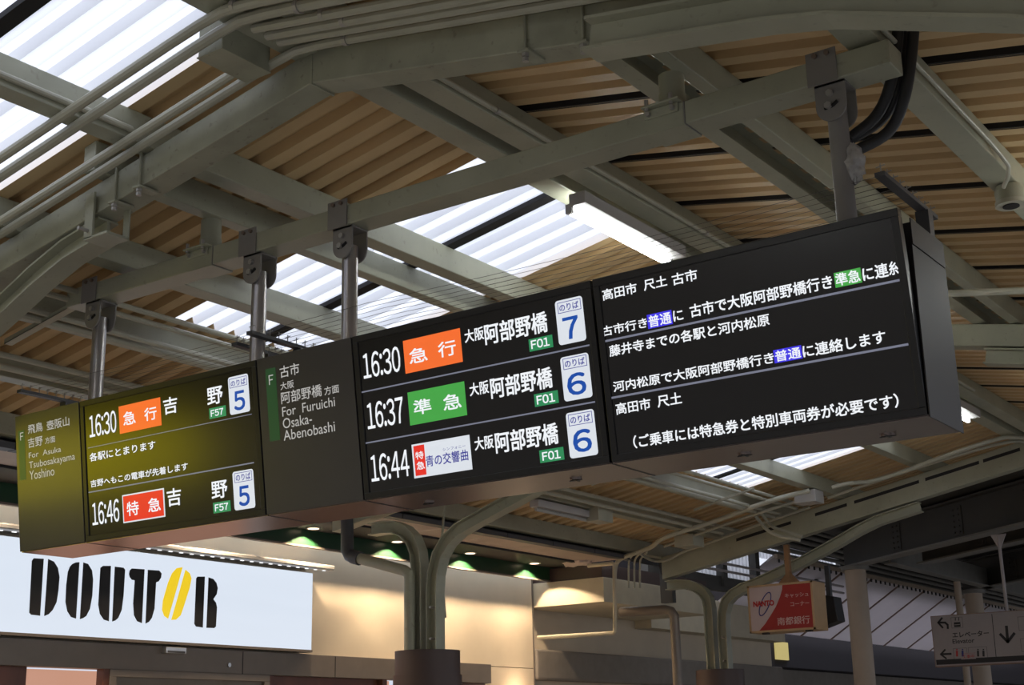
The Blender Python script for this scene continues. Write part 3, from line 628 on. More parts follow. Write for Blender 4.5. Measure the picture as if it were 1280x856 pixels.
lamp(-4.36, 9.2, 10.4, 4.80, 'fluorescent lamp under the ridge hidden behind the board')
lamp(-4.36, 0.2, 1.42, 4.80, 'unseen fluorescent lamp under the ridge, added above the view for fill')  # out of view, added as extra fill under the roof
lamp(-4.36, -1.9, -0.6, 4.80, 'second unseen fluorescent lamp under the ridge, added for fill')  # also an added fill lamp, behind the camera
lamp(-0.9, 7.3, 8.6, 4.1, 'unseen fluorescent lamp added under the right slope to brighten its sheets')  # added out of view to brighten the right slope
# round camera housing at right
t = thing('dome_camera', 'round cream camera housing hanging under the right slope purlin', 'camera', (-1.88, 7.42, 4.36))
cc = onz(1263, 250, 4.42)
obj('bowl', MB().tube([(cc[0], cc[1], 4.40), (cc[0], cc[1], 4.47), (cc[0], cc[1], 4.50)], [0.075, 0.08, 0.07], 24), M['steel'], t, smooth=True)
obj('rim', MB().cyl((cc[0], cc[1], 4.385), (cc[0], cc[1], 4.41), 0.083, 24), M['pipe'], t, smooth=True)
obj('lens', MB().cyl((cc[0], cc[1], 4.38), (cc[0], cc[1], 4.39), 0.045, 20), M['black'], t, smooth=True)
obj('neck', MB().tube([(cc[0], cc[1], 4.49), (cc[0]-0.02, cc[1]-0.04, zp(-1.9))], 0.02, 10), M['steel'], t, smooth=True)
a = onz(1186, 367, 4.30); b = a + (onz(1280, 363, 4.30)-a)*2.2
cond([(a[0]-1.2, a[1]+0.12-0.6, a[2]), tuple(a), tuple(b)], 0.024, 'horizontal conduit emerging right of the board above the middle rafter')
# pale hanger pipe next to far purlin under the fluorescent
# ------------------------------------------------------------------ the coffee shop front
WX = -11.12
wl = bpy.data.objects.new('wall_left', None); C.objects.link(wl); wl['kind'] = 'structure'; wl['_o'] = [0.0, 0.0, 0.0]
obj('upper_wall', MB().box(WX-0.2, WX, -2, 16.2, 2.60, 3.95), M['beige'], wl)
obj('lower_wall', MB().box(WX-0.2, WX, 15.06, 16.2, 0, 2.592), M['beige'], wl)
obj('lower_wall', MB().box(WX-0.2, WX, -2, 6.0, 0, 2.592), M['beige'], wl)
obj('corner_trim', MB().box(WX-0.02, WX+0.012, 16.18, 16.2, 0, 3.80), M['header'], wl)
obj('header_band', MB().box(WX-0.05, -11.0, 5.5, 15.04, 2.37, 2.61), M['header'], wl, bevel=0.004)
obj('header_seam', MB().box(-11.0, -10.998, 12.05, 12.06, 2.37, 2.60).box(-11.0, -10.998, 10.62, 10.63, 2.37, 2.60), M['black'], wl)
fz0, fz1 = 3.775, 3.952
obj('fascia', MB().box(-10.88, -10.85, -2, 16.45, fz0, fz1), M['greenfas'], wl)
obj('fascia_lip', MB().box(-10.89, -10.835, -2, 16.45, fz0-0.02, fz0), M['header'], wl)
obj('niche_ceiling', MB().box(-10.86, -10.24, -2, 16.45, fz1, fz1+0.02), M['black'], wl)
obj('eave_closure', MB().box(-9.77, -9.745, -2, 17.6, 3.97, 4.22), M['strip'], wl)
obj('niche_channel', MB().box(-10.26, -10.20, -2, 16.1, 3.935, 4.0), M['black'], wl)
for k in range(19):
    y0 = -2 + k*0.96
    if y0 < 15.6: obj('soffit_board', MB().box(-10.195, -9.62, y0+0.004, y0+0.952, 3.96, 3.975), M['soffit'], wl)
    if y0 < 15.6: obj('channel_piece', MB().box(-9.62, -9.50, y0+0.006, y0+0.95, 3.935, 3.99), M['strip'], wl)
# door openings below the header
obj('door_frame', MB().box(-11.05, -10.99, 8.9, 11.02, 2.30, 2.37).box(-11.05, -10.99, 8.9, 8.98, 0, 2.3).box(-11.05, -10.99, 10.94, 11.02, 0, 2.3), M['header'], wl, bevel=0.003)
obj('door_head', MB().box(-11.08, -11.03, 8.98, 10.94, 2.20, 2.30), M['greywall'], wl)
obj('timber_panel', MB().box(-11.16, -11.10, 5.5, 8.05, 0, 2.37).box(-11.16, -11.10, 11.05, 12.9, 0, 2.37).box(-11.16, -11.1, 13.3, 15.04, 0, 2.37), M['wood'], wl)
obj('timber_post', MB().box(-11.1, -11.0, 8.83, 8.9, 0, 2.37).box(-11.1, -11.02, 11.02, 11.10, 0, 2.37).box(-11.1, -11.02, 12.9, 12.98, 0, 2.37), M['wood'], wl)
obj('lit_interior', MB().box(-11.4, -11.36, 8.05, 10.95, 0, 2.37).box(-11.3, -11.26, 12.98, 13.3, 0, 2.37), M['shopglow'], wl)  # warm light inside the shop, put into the panels as emission
# sensor box
p = onx(218, 814, -10.96); t = thing('door_sensor', 'small silver sensor box on the brown header over the shop door', 'sensor', (float(p[0]), float(p[1]), float(p[2])))
obj('body', MB().box(-11.0, -10.93, p[1]-0.13, p[1]+0.13, 2.54, 2.60), M['silver'], t, bevel=0.004)
obj('window', MB().box(-10.93, -10.925, p[1]-0.11, p[1]+0.11, 2.545, 2.565), M['strip'], t)
p = onx(286, 831, -11.0); tag(obj('screw', MB().cyl((-11.0, p[1], p[2]), (-10.985, p[1], p[2]), 0.022, 12), M['silver'], smooth=True), 'round silver screw head on the brown shop header', 'screw')
# lightbox sign
SX = -10.95
p1 = onx(392, 716, SX); p2 = onx(389, 813, SX)
sz0, sz1, syr = float(p2[2]), float(p1[2]), float(p1[1]+p2[1])/2
t = thing('shop_sign', 'long backlit white shop sign with black letters and one yellow letter', 'shop sign', (SX, 8.6, sz0))
face = obj('lit_face', MB().box(SX-0.01, SX, 3.2, syr-0.006, sz0+0.008, sz1-0.006), M['signlit'], t)
obj('frame', MB().box(WX, SX-0.012, 3.2, syr, sz0, sz1), M['silver'], t)
obj('bottom_trim', MB().box(SX-0.1, SX+0.012, 3.2, syr, sz0-0.02, sz0+0.006), M['header'], t)
def crop1(x, y): return (x/3.048, 590+y/3.048)
letters = [
 ('D', [[(128,328),(166,330),(159,440),(152,547),(118,543),(111,535),(121,338)], [(183,331),(205,341),(220,365),(226,400),(222,450),(215,495),(200,525),(185,541),(168,548),(176,440)]]),
 ('O', [[(302,343),(289,558),(270,552),(256,530),(249,495),(252,430),(258,380),(266,360),(275,350),(288,344)], [(317,344),(335,350),(350,375),(354,410),(351,470),(342,520),(328,548),(316,556),(304,560)]]),
 ('U', [[(392,357),(422,357),(414,568),(395,562),(380,540),(374,505),(382,365)], [(437,360),(470,364),(476,372),(470,470),(463,525),(450,555),(439,565),(427,569)]]),
 ('T', [[(502,367),(550,370),(540,575),(522,568),(510,545),(507,500),(513,412),(502,410),(494,400),(491,388),(494,374)], [(563,372),(606,375),(615,386),(613,402),(604,416),(594,420),(588,520),(578,555),(567,570),(554,577)]]),
 ('O2', [[(695,362),(668,460),(640,558),(625,548),(617,525),(620,490),(640,420),(655,385),(672,366)], [(706,372),(722,385),(729,405),(722,440),(700,510),(688,545),(670,562),(652,563),(680,465)]]),
 ('R', [[(752,398),(780,398),(772,592),(746,588),(740,578),(747,405)], [(794,401),(812,407),(824,422),(829,442),(825,465),(812,484),(822,497),(826,515),(822,588),(815,594),(786,593)]])]
for nm, polys in letters:
    for poly in polys:
        pts = [onx(*crop1(*q), SX+0.0005) for q in poly]
        obj('letter_half', MB().prism(pts, (0.004, 0, 0)), M['t_yellow'] if nm == 'O2' else M['ink'], face)
t = thing('sign_light_bar', 'slim silver light bar over the top edge of the white shop sign', 'light fixture', (SX+0.1, 9, sz1))
obj('rail', MB().box(SX+0.05, SX+0.15, 3.2, syr+0.20, sz1+0.03, sz1+0.085), M['railgrey'], t, bevel=0.015)
obj('arm_rail', MB().box(WX, SX+0.06, 3.2, syr+0.05, sz1+0.05, sz1+0.06), M['silver'], t)
led = MB()
for k in range(60):
    yy = syr+0.10-k*0.14; led.box(SX+0.06, SX+0.08, yy-0.02, yy+0.02, sz1+0.024, sz1+0.030)
obj('led_row', led, M['led'], t)
t = thing('yellow_lightbox', 'yellow lit box on the shop wall left of the view, mirrored in the left screen', 'sign', (SX, 1.7, 3.1))
obj('case', MB().box(WX, SX-0.012, 0.35, 3.1, 3.10, 3.82), M['silver'], t, bevel=0.004)
obj('lit_face', MB().box(SX-0.01, SX, 0.38, 3.07, 3.13, 3.79), M['yellowbox'], t)
# downlights
for k in range(8):
    yy = 15.67-1.44*k
    t = thing('downlight', ['downlight nearest the shop corner in the dark soffit', 'second downlight from the shop corner, right of the branching column', 'third downlight from the shop corner, left of the branching column', 'fourth downlight from the shop corner, just below the board', 'fifth downlight from the shop corner, hidden by the board', 'sixth downlight from the shop corner, hidden by the board', 'seventh downlight from the shop corner, over the white sign', 'eighth downlight from the shop corner, over the sign at the left'][k], 'downlight', (-10.71, yy, fz1), 'row of downlights over the shop wall')
    obj('ring', MB().tube([(-10.71, yy, fz1-0.008), (-10.71, yy, fz1+0.002)], 0.085, 24), M['silver'], t, smooth=True)
    obj('lens', MB().cyl((-10.71, yy, fz1-0.010), (-10.71, yy, fz1-0.004), 0.062, 20), M['down'], t, smooth=True)
    L = bpy.data.lights.new('spot', 'SPOT'); L.energy = 110; L.color = (1.0, 0.76, 0.50); L.spot_size = math.radians(130); L.spot_blend = 0.12; L.shadow_soft_size = 0.03
    lo = bpy.data.objects.new('downlight_beam', L); C.objects.link(lo); lo.parent = t; lo.location = (0, 0, -0.02)

# ------------------------------------------------------------------ wall beyond the shop
wb = bpy.data.objects.new('wall_back', None); C.objects.link(wb); wb['kind'] = 'structure'; wb['_o'] = [0.0, 0.0, 0.0]
obj('recessed_wall', MB().box(-11.5, -11.3, 16.2, 24.15, 0, 3.75), M['beige'], wb)
obj('cream_bulkhead', MB().box(-11.28, -9.97, 16.22, 19.25, 3.42, 3.75), M['cream'], wb, bevel=0.005)
obj('bulkhead_top', MB().box(-11.28, -10.0, 16.24, 19.25, 3.752, 3.93), M['capbrown'], wb)
obj('upper_band', MB().box(-11.3, -11.0, 19.27, 24.15, 3.30, 3.87), M['cream'], wb, bevel=0.004)
obj('shutter_box', MB().box(-11.3, -11.08, 16.22, 24.15, 2.45, 2.86), M['greywall'], wb, bevel=0.03)
obj('dark_upper', MB().box(-12.6, -11.2, 16.3, 24, 3.9, 4.5), M['parapet'], wb)
# far building: dark fascia and lower wall
pa = onx(968, 790, -11.9); pb = onx(1175, 812, -11.9)
obj('dark_fascia', MB().box(-12.6, -11.95, 24.3, 46, 2.95, 3.66), M['parapet'], wb, bevel=0.01)
obj('lower_far_wall', MB().box(-12.7, -12.2, 24.2, 46, 0, 2.94), M['greywall'], wb)
obj('end_wall', MB().box(-13, 3, 46, 46.3, 0, 9), M['greywall'], wb)
p = onx(984, 813, -11.8); tag(obj('lit_notice', MB().box(-11.94, -11.9, p[1]-0.28, p[1]+0.28, p[2]-0.17, p[2]+0.17), M['yellowlamp']), 'small glowing yellow notice near the far branching column', 'sign')
# clerestory strip of daylight panels
cl = bpy.data.objects.new('window_1', None); C.objects.link(cl); cl['kind'] = 'structure'; cl['_o'] = [0.0, 0.0, 0.0]
for k in range(6):
    y0 = 17.95+k*1.2; z0 = 4.12 if y0 < 21 else 4.56
    mb = MB(); n = 8; prof = [(y0+0.06+(1.05/n)*(j+f), (0.03 if q else 0)) for j in range(n) for f, q in ((0, 0), (0.45, 0), (0.55, 1), (0.95, 1))]
    vs = [(-10.3-h, y, z0) for y, h in prof] + [(-10.3-h, y, 4.82) for y, h in prof]; m_ = len(prof)
    obj('translucent_panel', mb.add(vs, [(i, i+1, m_+i+1, m_+i) for i in range(m_-1)]), M['trans'], cl)
    obj('mullion', MB().box(-10.34, -10.2, y0-0.10, y0+0.05, 3.95, 5.2), M['girder'], cl)
obj('dark_sill', MB().box(-10.34, -10.25, 17.9, 21.5, 3.88, 4.11), M['girder'], cl)
obj('dark_panel', MB().box(-10.34, -10.25, 17.9, 25.2, 4.83, 5.4), M['girder'], cl)
obj('dark_panel', MB().box(-10.34, -10.25, 25.2, 46, 4.56, 5.4), M['girder'], cl)
for z in (4.18, 4.30): obj('rail', MB().cyl((-10.15, 17.9, z), (-10.15, 25, z), 0.022, 8), M['rodgrey'], cl)
# sloping pale panelled canopy with battens
t = thing('sloping_canopy', 'pale sloping ceiling of wide panels with brown battens beyond the round columns', 'canopy', (-10.5, 30, 3.5))
bx, bz, tx, tz = -11.5, 3.53, -9.9, 4.54
ys = [21.6+1.46*k for k in range(15)]
for a, b in zip(ys[:-1], ys[1:]):
    obj('ceiling_panel', MB().prism([(bx, a+0.01, bz), (bx, b-0.01, bz), (tx, b-0.01, tz), (tx, a+0.01, tz)], (-0.02, 0, 0.03)), M['membrane'], t)
    obj('batten', MB().prism([(bx, b-0.03, bz-0.02), (bx, b+0.03, bz-0.02), (tx, b+0.03, tz-0.02), (tx, b-0.03, tz-0.02)], (0.0, 0, 0.02)), M['rib'], t)
obj('top_rail', MB().box(tx-0.03, tx+0.03, 21.6, 42, tz-0.05, tz+0.02), M['colbeige'], t)
for k in range(70): obj('fringe_pin', MB().box(tx-0.01, tx+0.01, 21.7+k*0.24, 21.74+k*0.24, tz-0.11, tz-0.05), M['ink'], t)
# dark louvre pipes running above the canopy
for k in range(6):
    x = -10.0+0.16*k; z = 4.60+0.05*k
    tag(obj('service_pipe', MB().cyl((x, 19.0, z), (x, 44, z), 0.035, 10), M['girder_l'], smooth=True), ['lowest', 'second', 'third', 'fourth', 'fifth', 'highest'][k]+' of six grey service pipes in the dark roof space beyond the far rafter', 'pipe', 'service pipes in the far roof space')

# bridge girders
GD = np.array([0.785, -0.619, 0.0])
def girder(p, l0, l1, zb, h, label, w=0.26):
    p = np.array([p[0], p[1], 0.0]); a = p+GD*l0; b = p+GD*l1; nn = np.array([0.619, 0.785, 0])
    t = thing('bridge_girder', label, 'girder', (float(p[0]), float(p[1]), zb))
    def bar_(o0, o1, z0, z1, m_, nm):
        q = [a-nn*o0, b-nn*o0, b-nn*o1, a-nn*o1]
        obj(nm, MB().hexa([(*c[:2], z0) for c in q]+[(*c[:2], z1) for c in q]), M[m_], t)
    bar_(-w/2, w/2, zb, zb+0.025, 'girder_l', 'bottom_flange'); bar_(-0.012, 0.012, zb+0.025, zb+h-0.025, 'girder', 'web'); bar_(-w/2, w/2, zb+h-0.025, zb+h, 'girder', 'top_flange')
    L = l1-l0
    for k in range(1, int(L/1.6)+1):
        c_ = a+GD*(k*1.6); obj('splice_plate', MB().hexa([(*(c_+GD*dx-nn*oo)[:2], zb+z) for z in (0.08, h-0.08) for dx, oo in ((-0.12, 0.013), (0.12, 0.013), (0.12, 0.028), (-0.12, 0.028))]), M['girder'], t)
        bb = MB()
        for i in range(2):
            for j in range(5):
                q = c_+GD*(-0.06+0.12*i); z = zb+0.12+j*(h-0.24)/4; bb.cyl(tuple(q-nn*0.028)[:2]+(z,), tuple(q-nn*0.045)[:2]+(z,), 0.014, 6)
        o = obj('rivet_rows', bb, M['girder'], t); o['kind'] = 'stuff'
    return t
girder((-8.43, 21.33), -0.3, 5.2, 4.20, 0.56, 'nearest dark bridge girder, running right from the first round column')
girder((-7.50, 21.84), 0.0, 4.9, 4.20, 0.40, 'second dark bridge girder just behind the nearest one')
girder((-8.26, 26.63), -0.3, 9.5, 4.20, 0.56, 'dark bridge girder meeting the second round column')
girder((-8.2, 31.9), -0.3, 9.5, 4.20, 0.56, 'farthest dark bridge girder beyond the second round column')
t = thing('edge_beam', 'light grey beam linking the tops of the round columns', 'girder', (-7.85, 24, 4.2))
obj('web', MB().box(-7.90, -7.86, 21.4, 34, 4.22, 4.55), M['girder_l'], t); obj('flange', MB().box(-7.98, -7.78, 21.4, 34, 4.2, 4.22), M['girder_l'], t)
# deck over the girders
struct(obj('ceiling_deck', MB().box(-8.95, 3, 17.85, 46, 4.80, 5.25), M['girder']))
struct(obj('ceiling_annex', MB().box(-10.34, -8.95, 17.85, 46, 5.25, 5.4), M['girder']))
for (x, y), lab in (((-8.435, 21.33), 'nearer cream round column under the bridge girders'), ((-8.262, 26.63), 'farther cream round column behind the direction sign'), ((-8.2, 31.9), 'farthest cream round column under the bridge'), ((-4.25, 18.03), 'cream round column at the near end of the first bridge girder')):
    t = thing('round_column', lab, 'column', (x, y, 0))
    obj('shaft', MB().cyl((x, y, 0), (x, y, 4.14), 0.165, 28), M['colbeige'], t, smooth=True)
    obj('head_plate', MB().cyl((x, y, 4.14), (x, y, 4.2), 0.22, 28), M['girder_l'], t, smooth=True)
p = onz(1196, 727, 4.2)
t = thing('drain_pipe', 'thin cream drain pipe beside the farther round column', 'pipe', (float(p[0]), float(p[1]), 0))
obj('pipe', MB().cyl((p[0], p[1], 0), (p[0], p[1], 4.2), 0.06, 16), M['colbeige'], t, smooth=True); obj('collar', MB().cyl((p[0], p[1], 3.55), (p[0], p[1], 3.63), 0.075, 16), M['rib'], t, smooth=True)

# ------------------------------------------------------------------ signs beyond
by = 16.3
a = ony(934, 733, by); b = ony(1020, 786, by); bz0, bz1 = 2.878, 3.466; bx0, bx1 = -7.89, -7.01
t = thing('bank_sign', 'red and white hanging bank sign box in a tan frame', 'sign', ((bx0+bx1)/2, by+0.19, bz0))
obj('case', MB().box(bx0, bx1, by+0.004, by+0.38, bz0, bz1), M['orangeframe'], t, bevel=0.004)
fr = MB(); k = 0.025
for q in ((bx0, bx1, bz0, bz0+k), (bx0, bx1, bz1-k, bz1), (bx0, bx0+k, bz0, bz1), (bx1-k, bx1, bz0, bz1)): fr.box(q[0], q[1], by-0.012, by+0.004, q[2], q[3])
obj('frame', fr, M['orangeframe'], t)
fc = obj('face', MB().box(bx0+k, bx1-k, by-0.004, by+0.003, bz0+k, bz1-k), M['dullred'], t); fc['label'] = 'red printed face'
W_, H_ = bx1-bx0-2*k, bz1-bz0-2*k
def bk(u, v, h=0.0065): return (bx0+k+u*W_, by-h, bz0+k+v*H_)
crv = [(0.55, 1), (0.54, 0.9), (0.50, 0.74), (0.42, 0.52), (0.33, 0.34), (0.22, 0.14), (0.12, 0)]
obj('pale_field', MB().prism([bk(0, 0, .004)] + [bk(0, 1, .004)] + [bk(*q, .004) for q in crv], (0, -0.0015, 0)), M['dullwhite'], fc)
def ring(cu, cv, ru, rv, tilt, w, a0, a1, mp, m_, par):
    mb = MB(); n = 30; ps = []
    for i in range(n+1):
        a = math.radians(a0+(a1-a0)*i/n); ww = w
        for s_ in (1, -1):
            x, y = (ru+s_*ww/2)*math.cos(a), (rv+s_*ww/2)*math.sin(a)
            ps.append(mp(cu+x*math.cos(tilt)-y*math.sin(tilt), cv+x*math.sin(tilt)+y*math.cos(tilt)))
    mb.add(ps, [(2*i, 2*i+1, 2*i+3, 2*i+2) for i in range(n)]); return obj('emblem_ring', mb, M[m_], par)
def bkm(x, z): return (bx0+k+x, by-0.0075, bz0+k+z)
ring(0.25*W_, 0.60*H_, 0.155, 0.055, math.radians(62), 0.014, 0, 360, bkm, 'inkblue', fc)
place_text('lettering', 'NANTO', lambda u, v: (bx0+k+u, by-0.0085, bz0+k+v), 0.055*W_, 0.55*H_, 0.40*W_, 0.68*H_, M['inkred'], fc, 0.05)
for tx, q in (('キャッシュ', (0.58, 0.70, 0.96, 0.80)), ('コーナー', (0.66, 0.50, 0.96, 0.60)), ('南都銀行', (0.43, 0.09, 0.95, 0.27))):
    place_text('lettering', tx, lambda u, v: (bx0+k+u*W_, by-0.0065, bz0+k+v*H_), *q, M['inkpink'], fc, 0.01)
obj('post', MB().box(-7.43, -7.37, by+0.16, by+0.22, bz1, 3.96), M['rust'], t)
obj('post_foot', MB().prism([(-7.56, by+0.18, bz1), (-7.24, by+0.18, bz1), (-7.37, by+0.18, bz1+0.14), (-7.43, by+0.18, bz1+0.14)], (0, 0.02, 0)), M['rust'], t)
for xx in (-7.70, -7.12): obj('catch', MB().box(xx-0.04, xx+0.04, by+0.02, by+0.08, bz0-0.02, bz0), M['ink'], t)
p = ony(1037, 760, 17.3); t = thing('loudspeaker', 'black box loudspeaker hanging behind the red bank sign', 'loudspeaker', (float(p[0]), 17.3, float(p[2])))
obj('body', MB().prism([(p[0]-0.12, 17.25, p[2]-0.24), (p[0]+0.12, 17.25, p[2]-0.17), (p[0]+0.09, 17.25, p[2]+0.14), (p[0]-0.10, 17.25, p[2]+0.18)], (0, 0.25, 0)), M['ink'], t, bevel=0.01)
obj('arm', MB().box(p[0]-0.03, p[0]+0.03, 17.3, 17.36, p[2]+0.14, p[2]+0.55), M['strip'], t)

ey = 18.6
q0 = ony(1163, 770, ey); q1 = ony(1169, 834, ey); ex0 = float(q0[0]+q1[0])/2; ez1, ez0 = float(q0[2]), float(q1[2]); ex1 = ex0+2.6
t = thing('direction_sign', 'pale grey hanging direction sign with arrows and elevator lettering', 'sign', ((ex0+ex1)/2, ey, ez0))
obj('body', MB().box(ex0, ex1, ey+0.003, ey+0.14, ez0, ez1), M['brownedge'], t, bevel=0.004)
ef = obj('face', MB().box(ex0+0.012, ex1-0.012, ey-0.002, ey+0.003, ez0+0.012, ez1-0.01), M['signgrey'], t)
def cE(x, y): p = ony(1150+x/7.785, 740+y/7.785, ey); return float(p[0]), float(p[2])
def em(u, v, h=0.004): return (u, ey-h, v)
def etext(tx, ll, ur, m_='ink', bold=0.0, h=0.004):
    u0, v0 = cE(*ll); u1, v1 = cE(*ur); place_text('lettering', tx, lambda u, v: em(u, v, h), u0, v0, u1, v1, M[m_], ef, bold)
def equad(a, b, m_='ink', h=0.004, nm='sign_mark'):
    u0, v0 = cE(*a); u1, v1 = cE(*b); return obj(nm, MB().box(min(u0, u1), max(u0, u1), ey-h, ey-h+0.0015, min(v0, v1), max(v0, v1)), M[m_], ef)
def estroke(pts, w, m_='ink', nm='arrow'):
    P = [np.array(cE(*q)) for q in pts]; mb = MB()
    for a, b in zip(P[:-1], P[1:]):
        d = (b-a)/np.linalg.norm(b-a); n_ = np.array([-d[1], d[0]])*w/2; a2, b2 = a-d*w*0.3, b+d*w*0.3
        mb.prism([em(*(a2+n_)), em(*(b2+n_)), em(*(b2-n_)), em(*(a2-n_))], (0, -0.001, 0))
    return obj(nm, mb, M[m_], ef)
etext('エレベーター', (320, 445), (668, 368), bold=0.02); etext('Elevator', (320, 502), (528, 446), bold=0.015)
estroke([(272, 352), (270, 318), (245, 296), (180, 296)], 0.026); estroke([(215, 252), (178, 297), (222, 345)], 0.024)
estroke([(302, 600), (205, 604)], 0.026); estroke([(245, 560), (204, 605), (256, 645)], 0.022)
estroke([(842, 335), (855, 482)], 0.036); estroke([(783, 410), (855, 484), (918, 402)], 0.034)
estroke([(700, 215), (742, 632)], 0.008, nm='divider'); 
u0, v0 = cE(158, 728); obj('dark_band', MB().box(ex0+0.02, ex1-0.02, ey-0.004, ey-0.002, ez0+0.03, ez0+0.095), M['ink'], ef)
def ebox(a, b, m_='strip', w=0.004):
    u0, v0 = cE(*a); u1, v1 = cE(*b); mb = MB()
    for q in ((u0, u1, v0, v0+w), (u0, u1, v1-w, v1), (u0, u0+w, v0, v1), (u1-w, u1, v0, v1)): mb.box(q[0], q[1], ey-0.004, ey-0.003, q[2], q[3])
    return obj('icon_outline', mb, M[m_], ef)
ebox((310, 352), (410, 240)); ebox((333, 655), (455, 540)); ebox((480, 650), (650, 528)); ebox((965, 375), (1080, 232)); ebox((990, 580), (1100, 445))
equad((335, 340), (392, 290)); estroke([(345, 275), (345, 248)], 0.010, nm='icon'); estroke([(378, 275), (378, 248)], 0.010, nm='icon'); estroke([(340, 318), (388, 314)], 0.008, 'signgrey', 'icon')
for x, m_ in ((360, 'inkred'), (415, 'inkblue'), (565, 'ink'), (618, 'ink')):
    estroke([(x, 575), (x+2, 620)], 0.026, m_, 'icon'); estroke([(x, 560), (x, 556)], 0.018, m_, 'icon')
equad((403, 655), (540, 592), 'signgrey', 0.0048); ebox((403, 656), (540, 590), 'inkred', 0.008); etext('工事中', (415, 645), (530, 603), 'inkred', 0.005, 0.0055)
p = ony(1245, 662, ey)
obj('hanger_rod', MB().cyl((p[0], ey+0.07, ez1), (p[0], ey+0.07, 4.10), 0.022, 12), M['rodgrey'], t, smooth=True)
obj('hanger_plate', MB().prism([(p[0]-0.02, ey+0.06, 3.95), (p[0]+0.02, ey+0.06, 3.95), (p[0]+0.10, ey+0.06, 4.12), (p[0]-0.10, ey+0.06, 4.12)], (0, 0.02, 0)), M['rodgrey'], t)
obj('hanger_rod', MB().cyl((ex1-0.4, ey+0.07, ez1), (ex1-0.4, ey+0.07, 4.10), 0.022, 12), M['rodgrey'], t, smooth=True)

# ------------------------------------------------------------------ conduits around the far rafter
def onpur(x, y, off=0.05):
    d = ray(x, y); tt = (ZP-off+SL*(-XR)-CAM[2])/(d[2]-SL*d[0]); q = CAM+d*tt      # left slope
    if q[0] > XR: tt = (ZP-off+SL*XR-CAM[2])/(d[2]+SL*d[0]); q = CAM+d*tt
    return q
def path(ps, y): return smooth_path([(onpur(a, b, 0.055) if (a > 835 and y > 16.5) else ony(a, b, min(y, onpur(a, b, 0.06)[1]))) for a, b in ps], 4)
cond(path([(768, 735), (769, 712), (775, 699), (800, 689), (815, 683), (832, 671), (882, 655), (963, 626), (1012, 613)], 16.55), 0.030, 'thick conduit climbing along the far rafter to the white box')
cond(path([(1040, 609), (1060, 604), (1090, 601), (1130, 589), (1180, 570), (1235, 552), (1264, 546), (1300, 550)], 16.62), 0.026, 'conduit from the white box following the far rafter over the ridge')
cond(path([(800, 692), (815, 700), (833, 700), (855, 689), (890, 677), (950, 655), (1012, 634)], 16.7), 0.020, 'lower thin conduit below the cream box by the far rafter')
cond(path([(830, 683), (860, 672), (930, 647), (1010, 622), (1015, 620)], 16.65), 0.020, 'middle thin conduit passing above the cream box by the far rafter')
cond(path([(1035, 622), (1100, 600), (1180, 574), (1262, 552), (1300, 556)], 16.75), 0.020, 'second conduit right of the white box along the far rafter')
cond(path([(944, 644), (950, 652), (960, 663), (975, 670), (1000, 675)], 16.3), 0.022, 'left of two short conduits curving down behind the rusty post')
cond(path([(952, 641), (958, 650), (967, 659), (985, 665), (1003, 671)], 16.4), 0.022, 'right of two short conduits curving down behind the rusty post')
c0 = onpur(863, 674, 0.06); tag(obj('junction_box', MB().box(c0[0]-0.16, c0[0]+0.12, c0[1]-0.15, c0[1]+0.15, c0[2]-0.10, c0[2]+0.05), M['pipe'], bevel=0.006), 'cream junction box at the left part of the far rafter', 'junction box')
c0 = onpur(1012, 620, 0.06); tag(obj('junction_box', MB().box(c0[0]-0.15, c0[0]+0.13, c0[1]-0.13, c0[1]+0.13, c0[2]-0.09, c0[2]+0.06), M['signtext'], bevel=0.006), 'pale white junction box hung on the far rafter', 'junction box')
c0 = ony(750, 618-0, 12.2)
for k in range(3):
    x = 786+7*k; cond(path([(x+9, 690), (x+2, 697), (x, 706), (x, 735)], 16.4), 0.014, ['left', 'middle', 'right'][k]+' thin drop of three small conduits beside the cream bulkhead')
# pipe loop by the shop corner and big pipe
cond([ony(672, 797, 15.6), ony(767, 791, 15.6), ony(769, 789, 15.6), ony(768, 706, 15.6), ony(766, 704, 15.6), ony(735, 707, 15.6)], 0.026, 'cream pipe bracket loop beside the shop corner', m_='cream')
t = thing('drain_pipe', 'thick brownish pipe turning down left of the far branching column', 'pipe', (-8.8, 16, 0))
pp = [ony(776, 765, 16), ony(832, 762, 16)] ; e_ = ony(843, 770, 16); dn = np.array([e_[0], 16, 0.2])
obj('pipe', MB().tube([pp[0], pp[1], ony(839, 764, 16), e_, (e_[0], 16, e_[2]-0.1), dn], 0.062, 16), M['header'], t, smooth=True)
t = thing('down_pipe', 'pale drain pipe running into the branching column before the shop', 'pipe', (-9.2, 10.75, 2.5))
dp = [ony(434, 640, 10.75), ony(434, 688, 10.75), ony(437, 694, 10.75), ony(444, 697, 10.75)]
obj('upper_pipe', MB().tube(dp, 0.066, 16), M['strip'], t, smooth=True)
obj('collar', MB().tube([ony(441, 695.5, 10.75), ony(450, 698, 10.75)], 0.072, 16), M['strip'], t, smooth=True)
obj('lower_pipe', MB().tube([ony(446, 697, 10.75), ony(506, 713, 10.75), ony(511, 717, 10.75), ony(512, 724, 10.75), (ony(512, 810, 10.75)[0], 10.75, 2.45)], 0.055, 16), M['steel'], t, smooth=True)
q_ = ony(556, 630, 11.3); cond([(q_[0], 11.3, zp(q_[0])), q_, ony(550, 700, 11.3), ony(557, 772, 11.3)], 0.012, 'thin loose rod hanging behind the branching column before the shop', m_='steel')
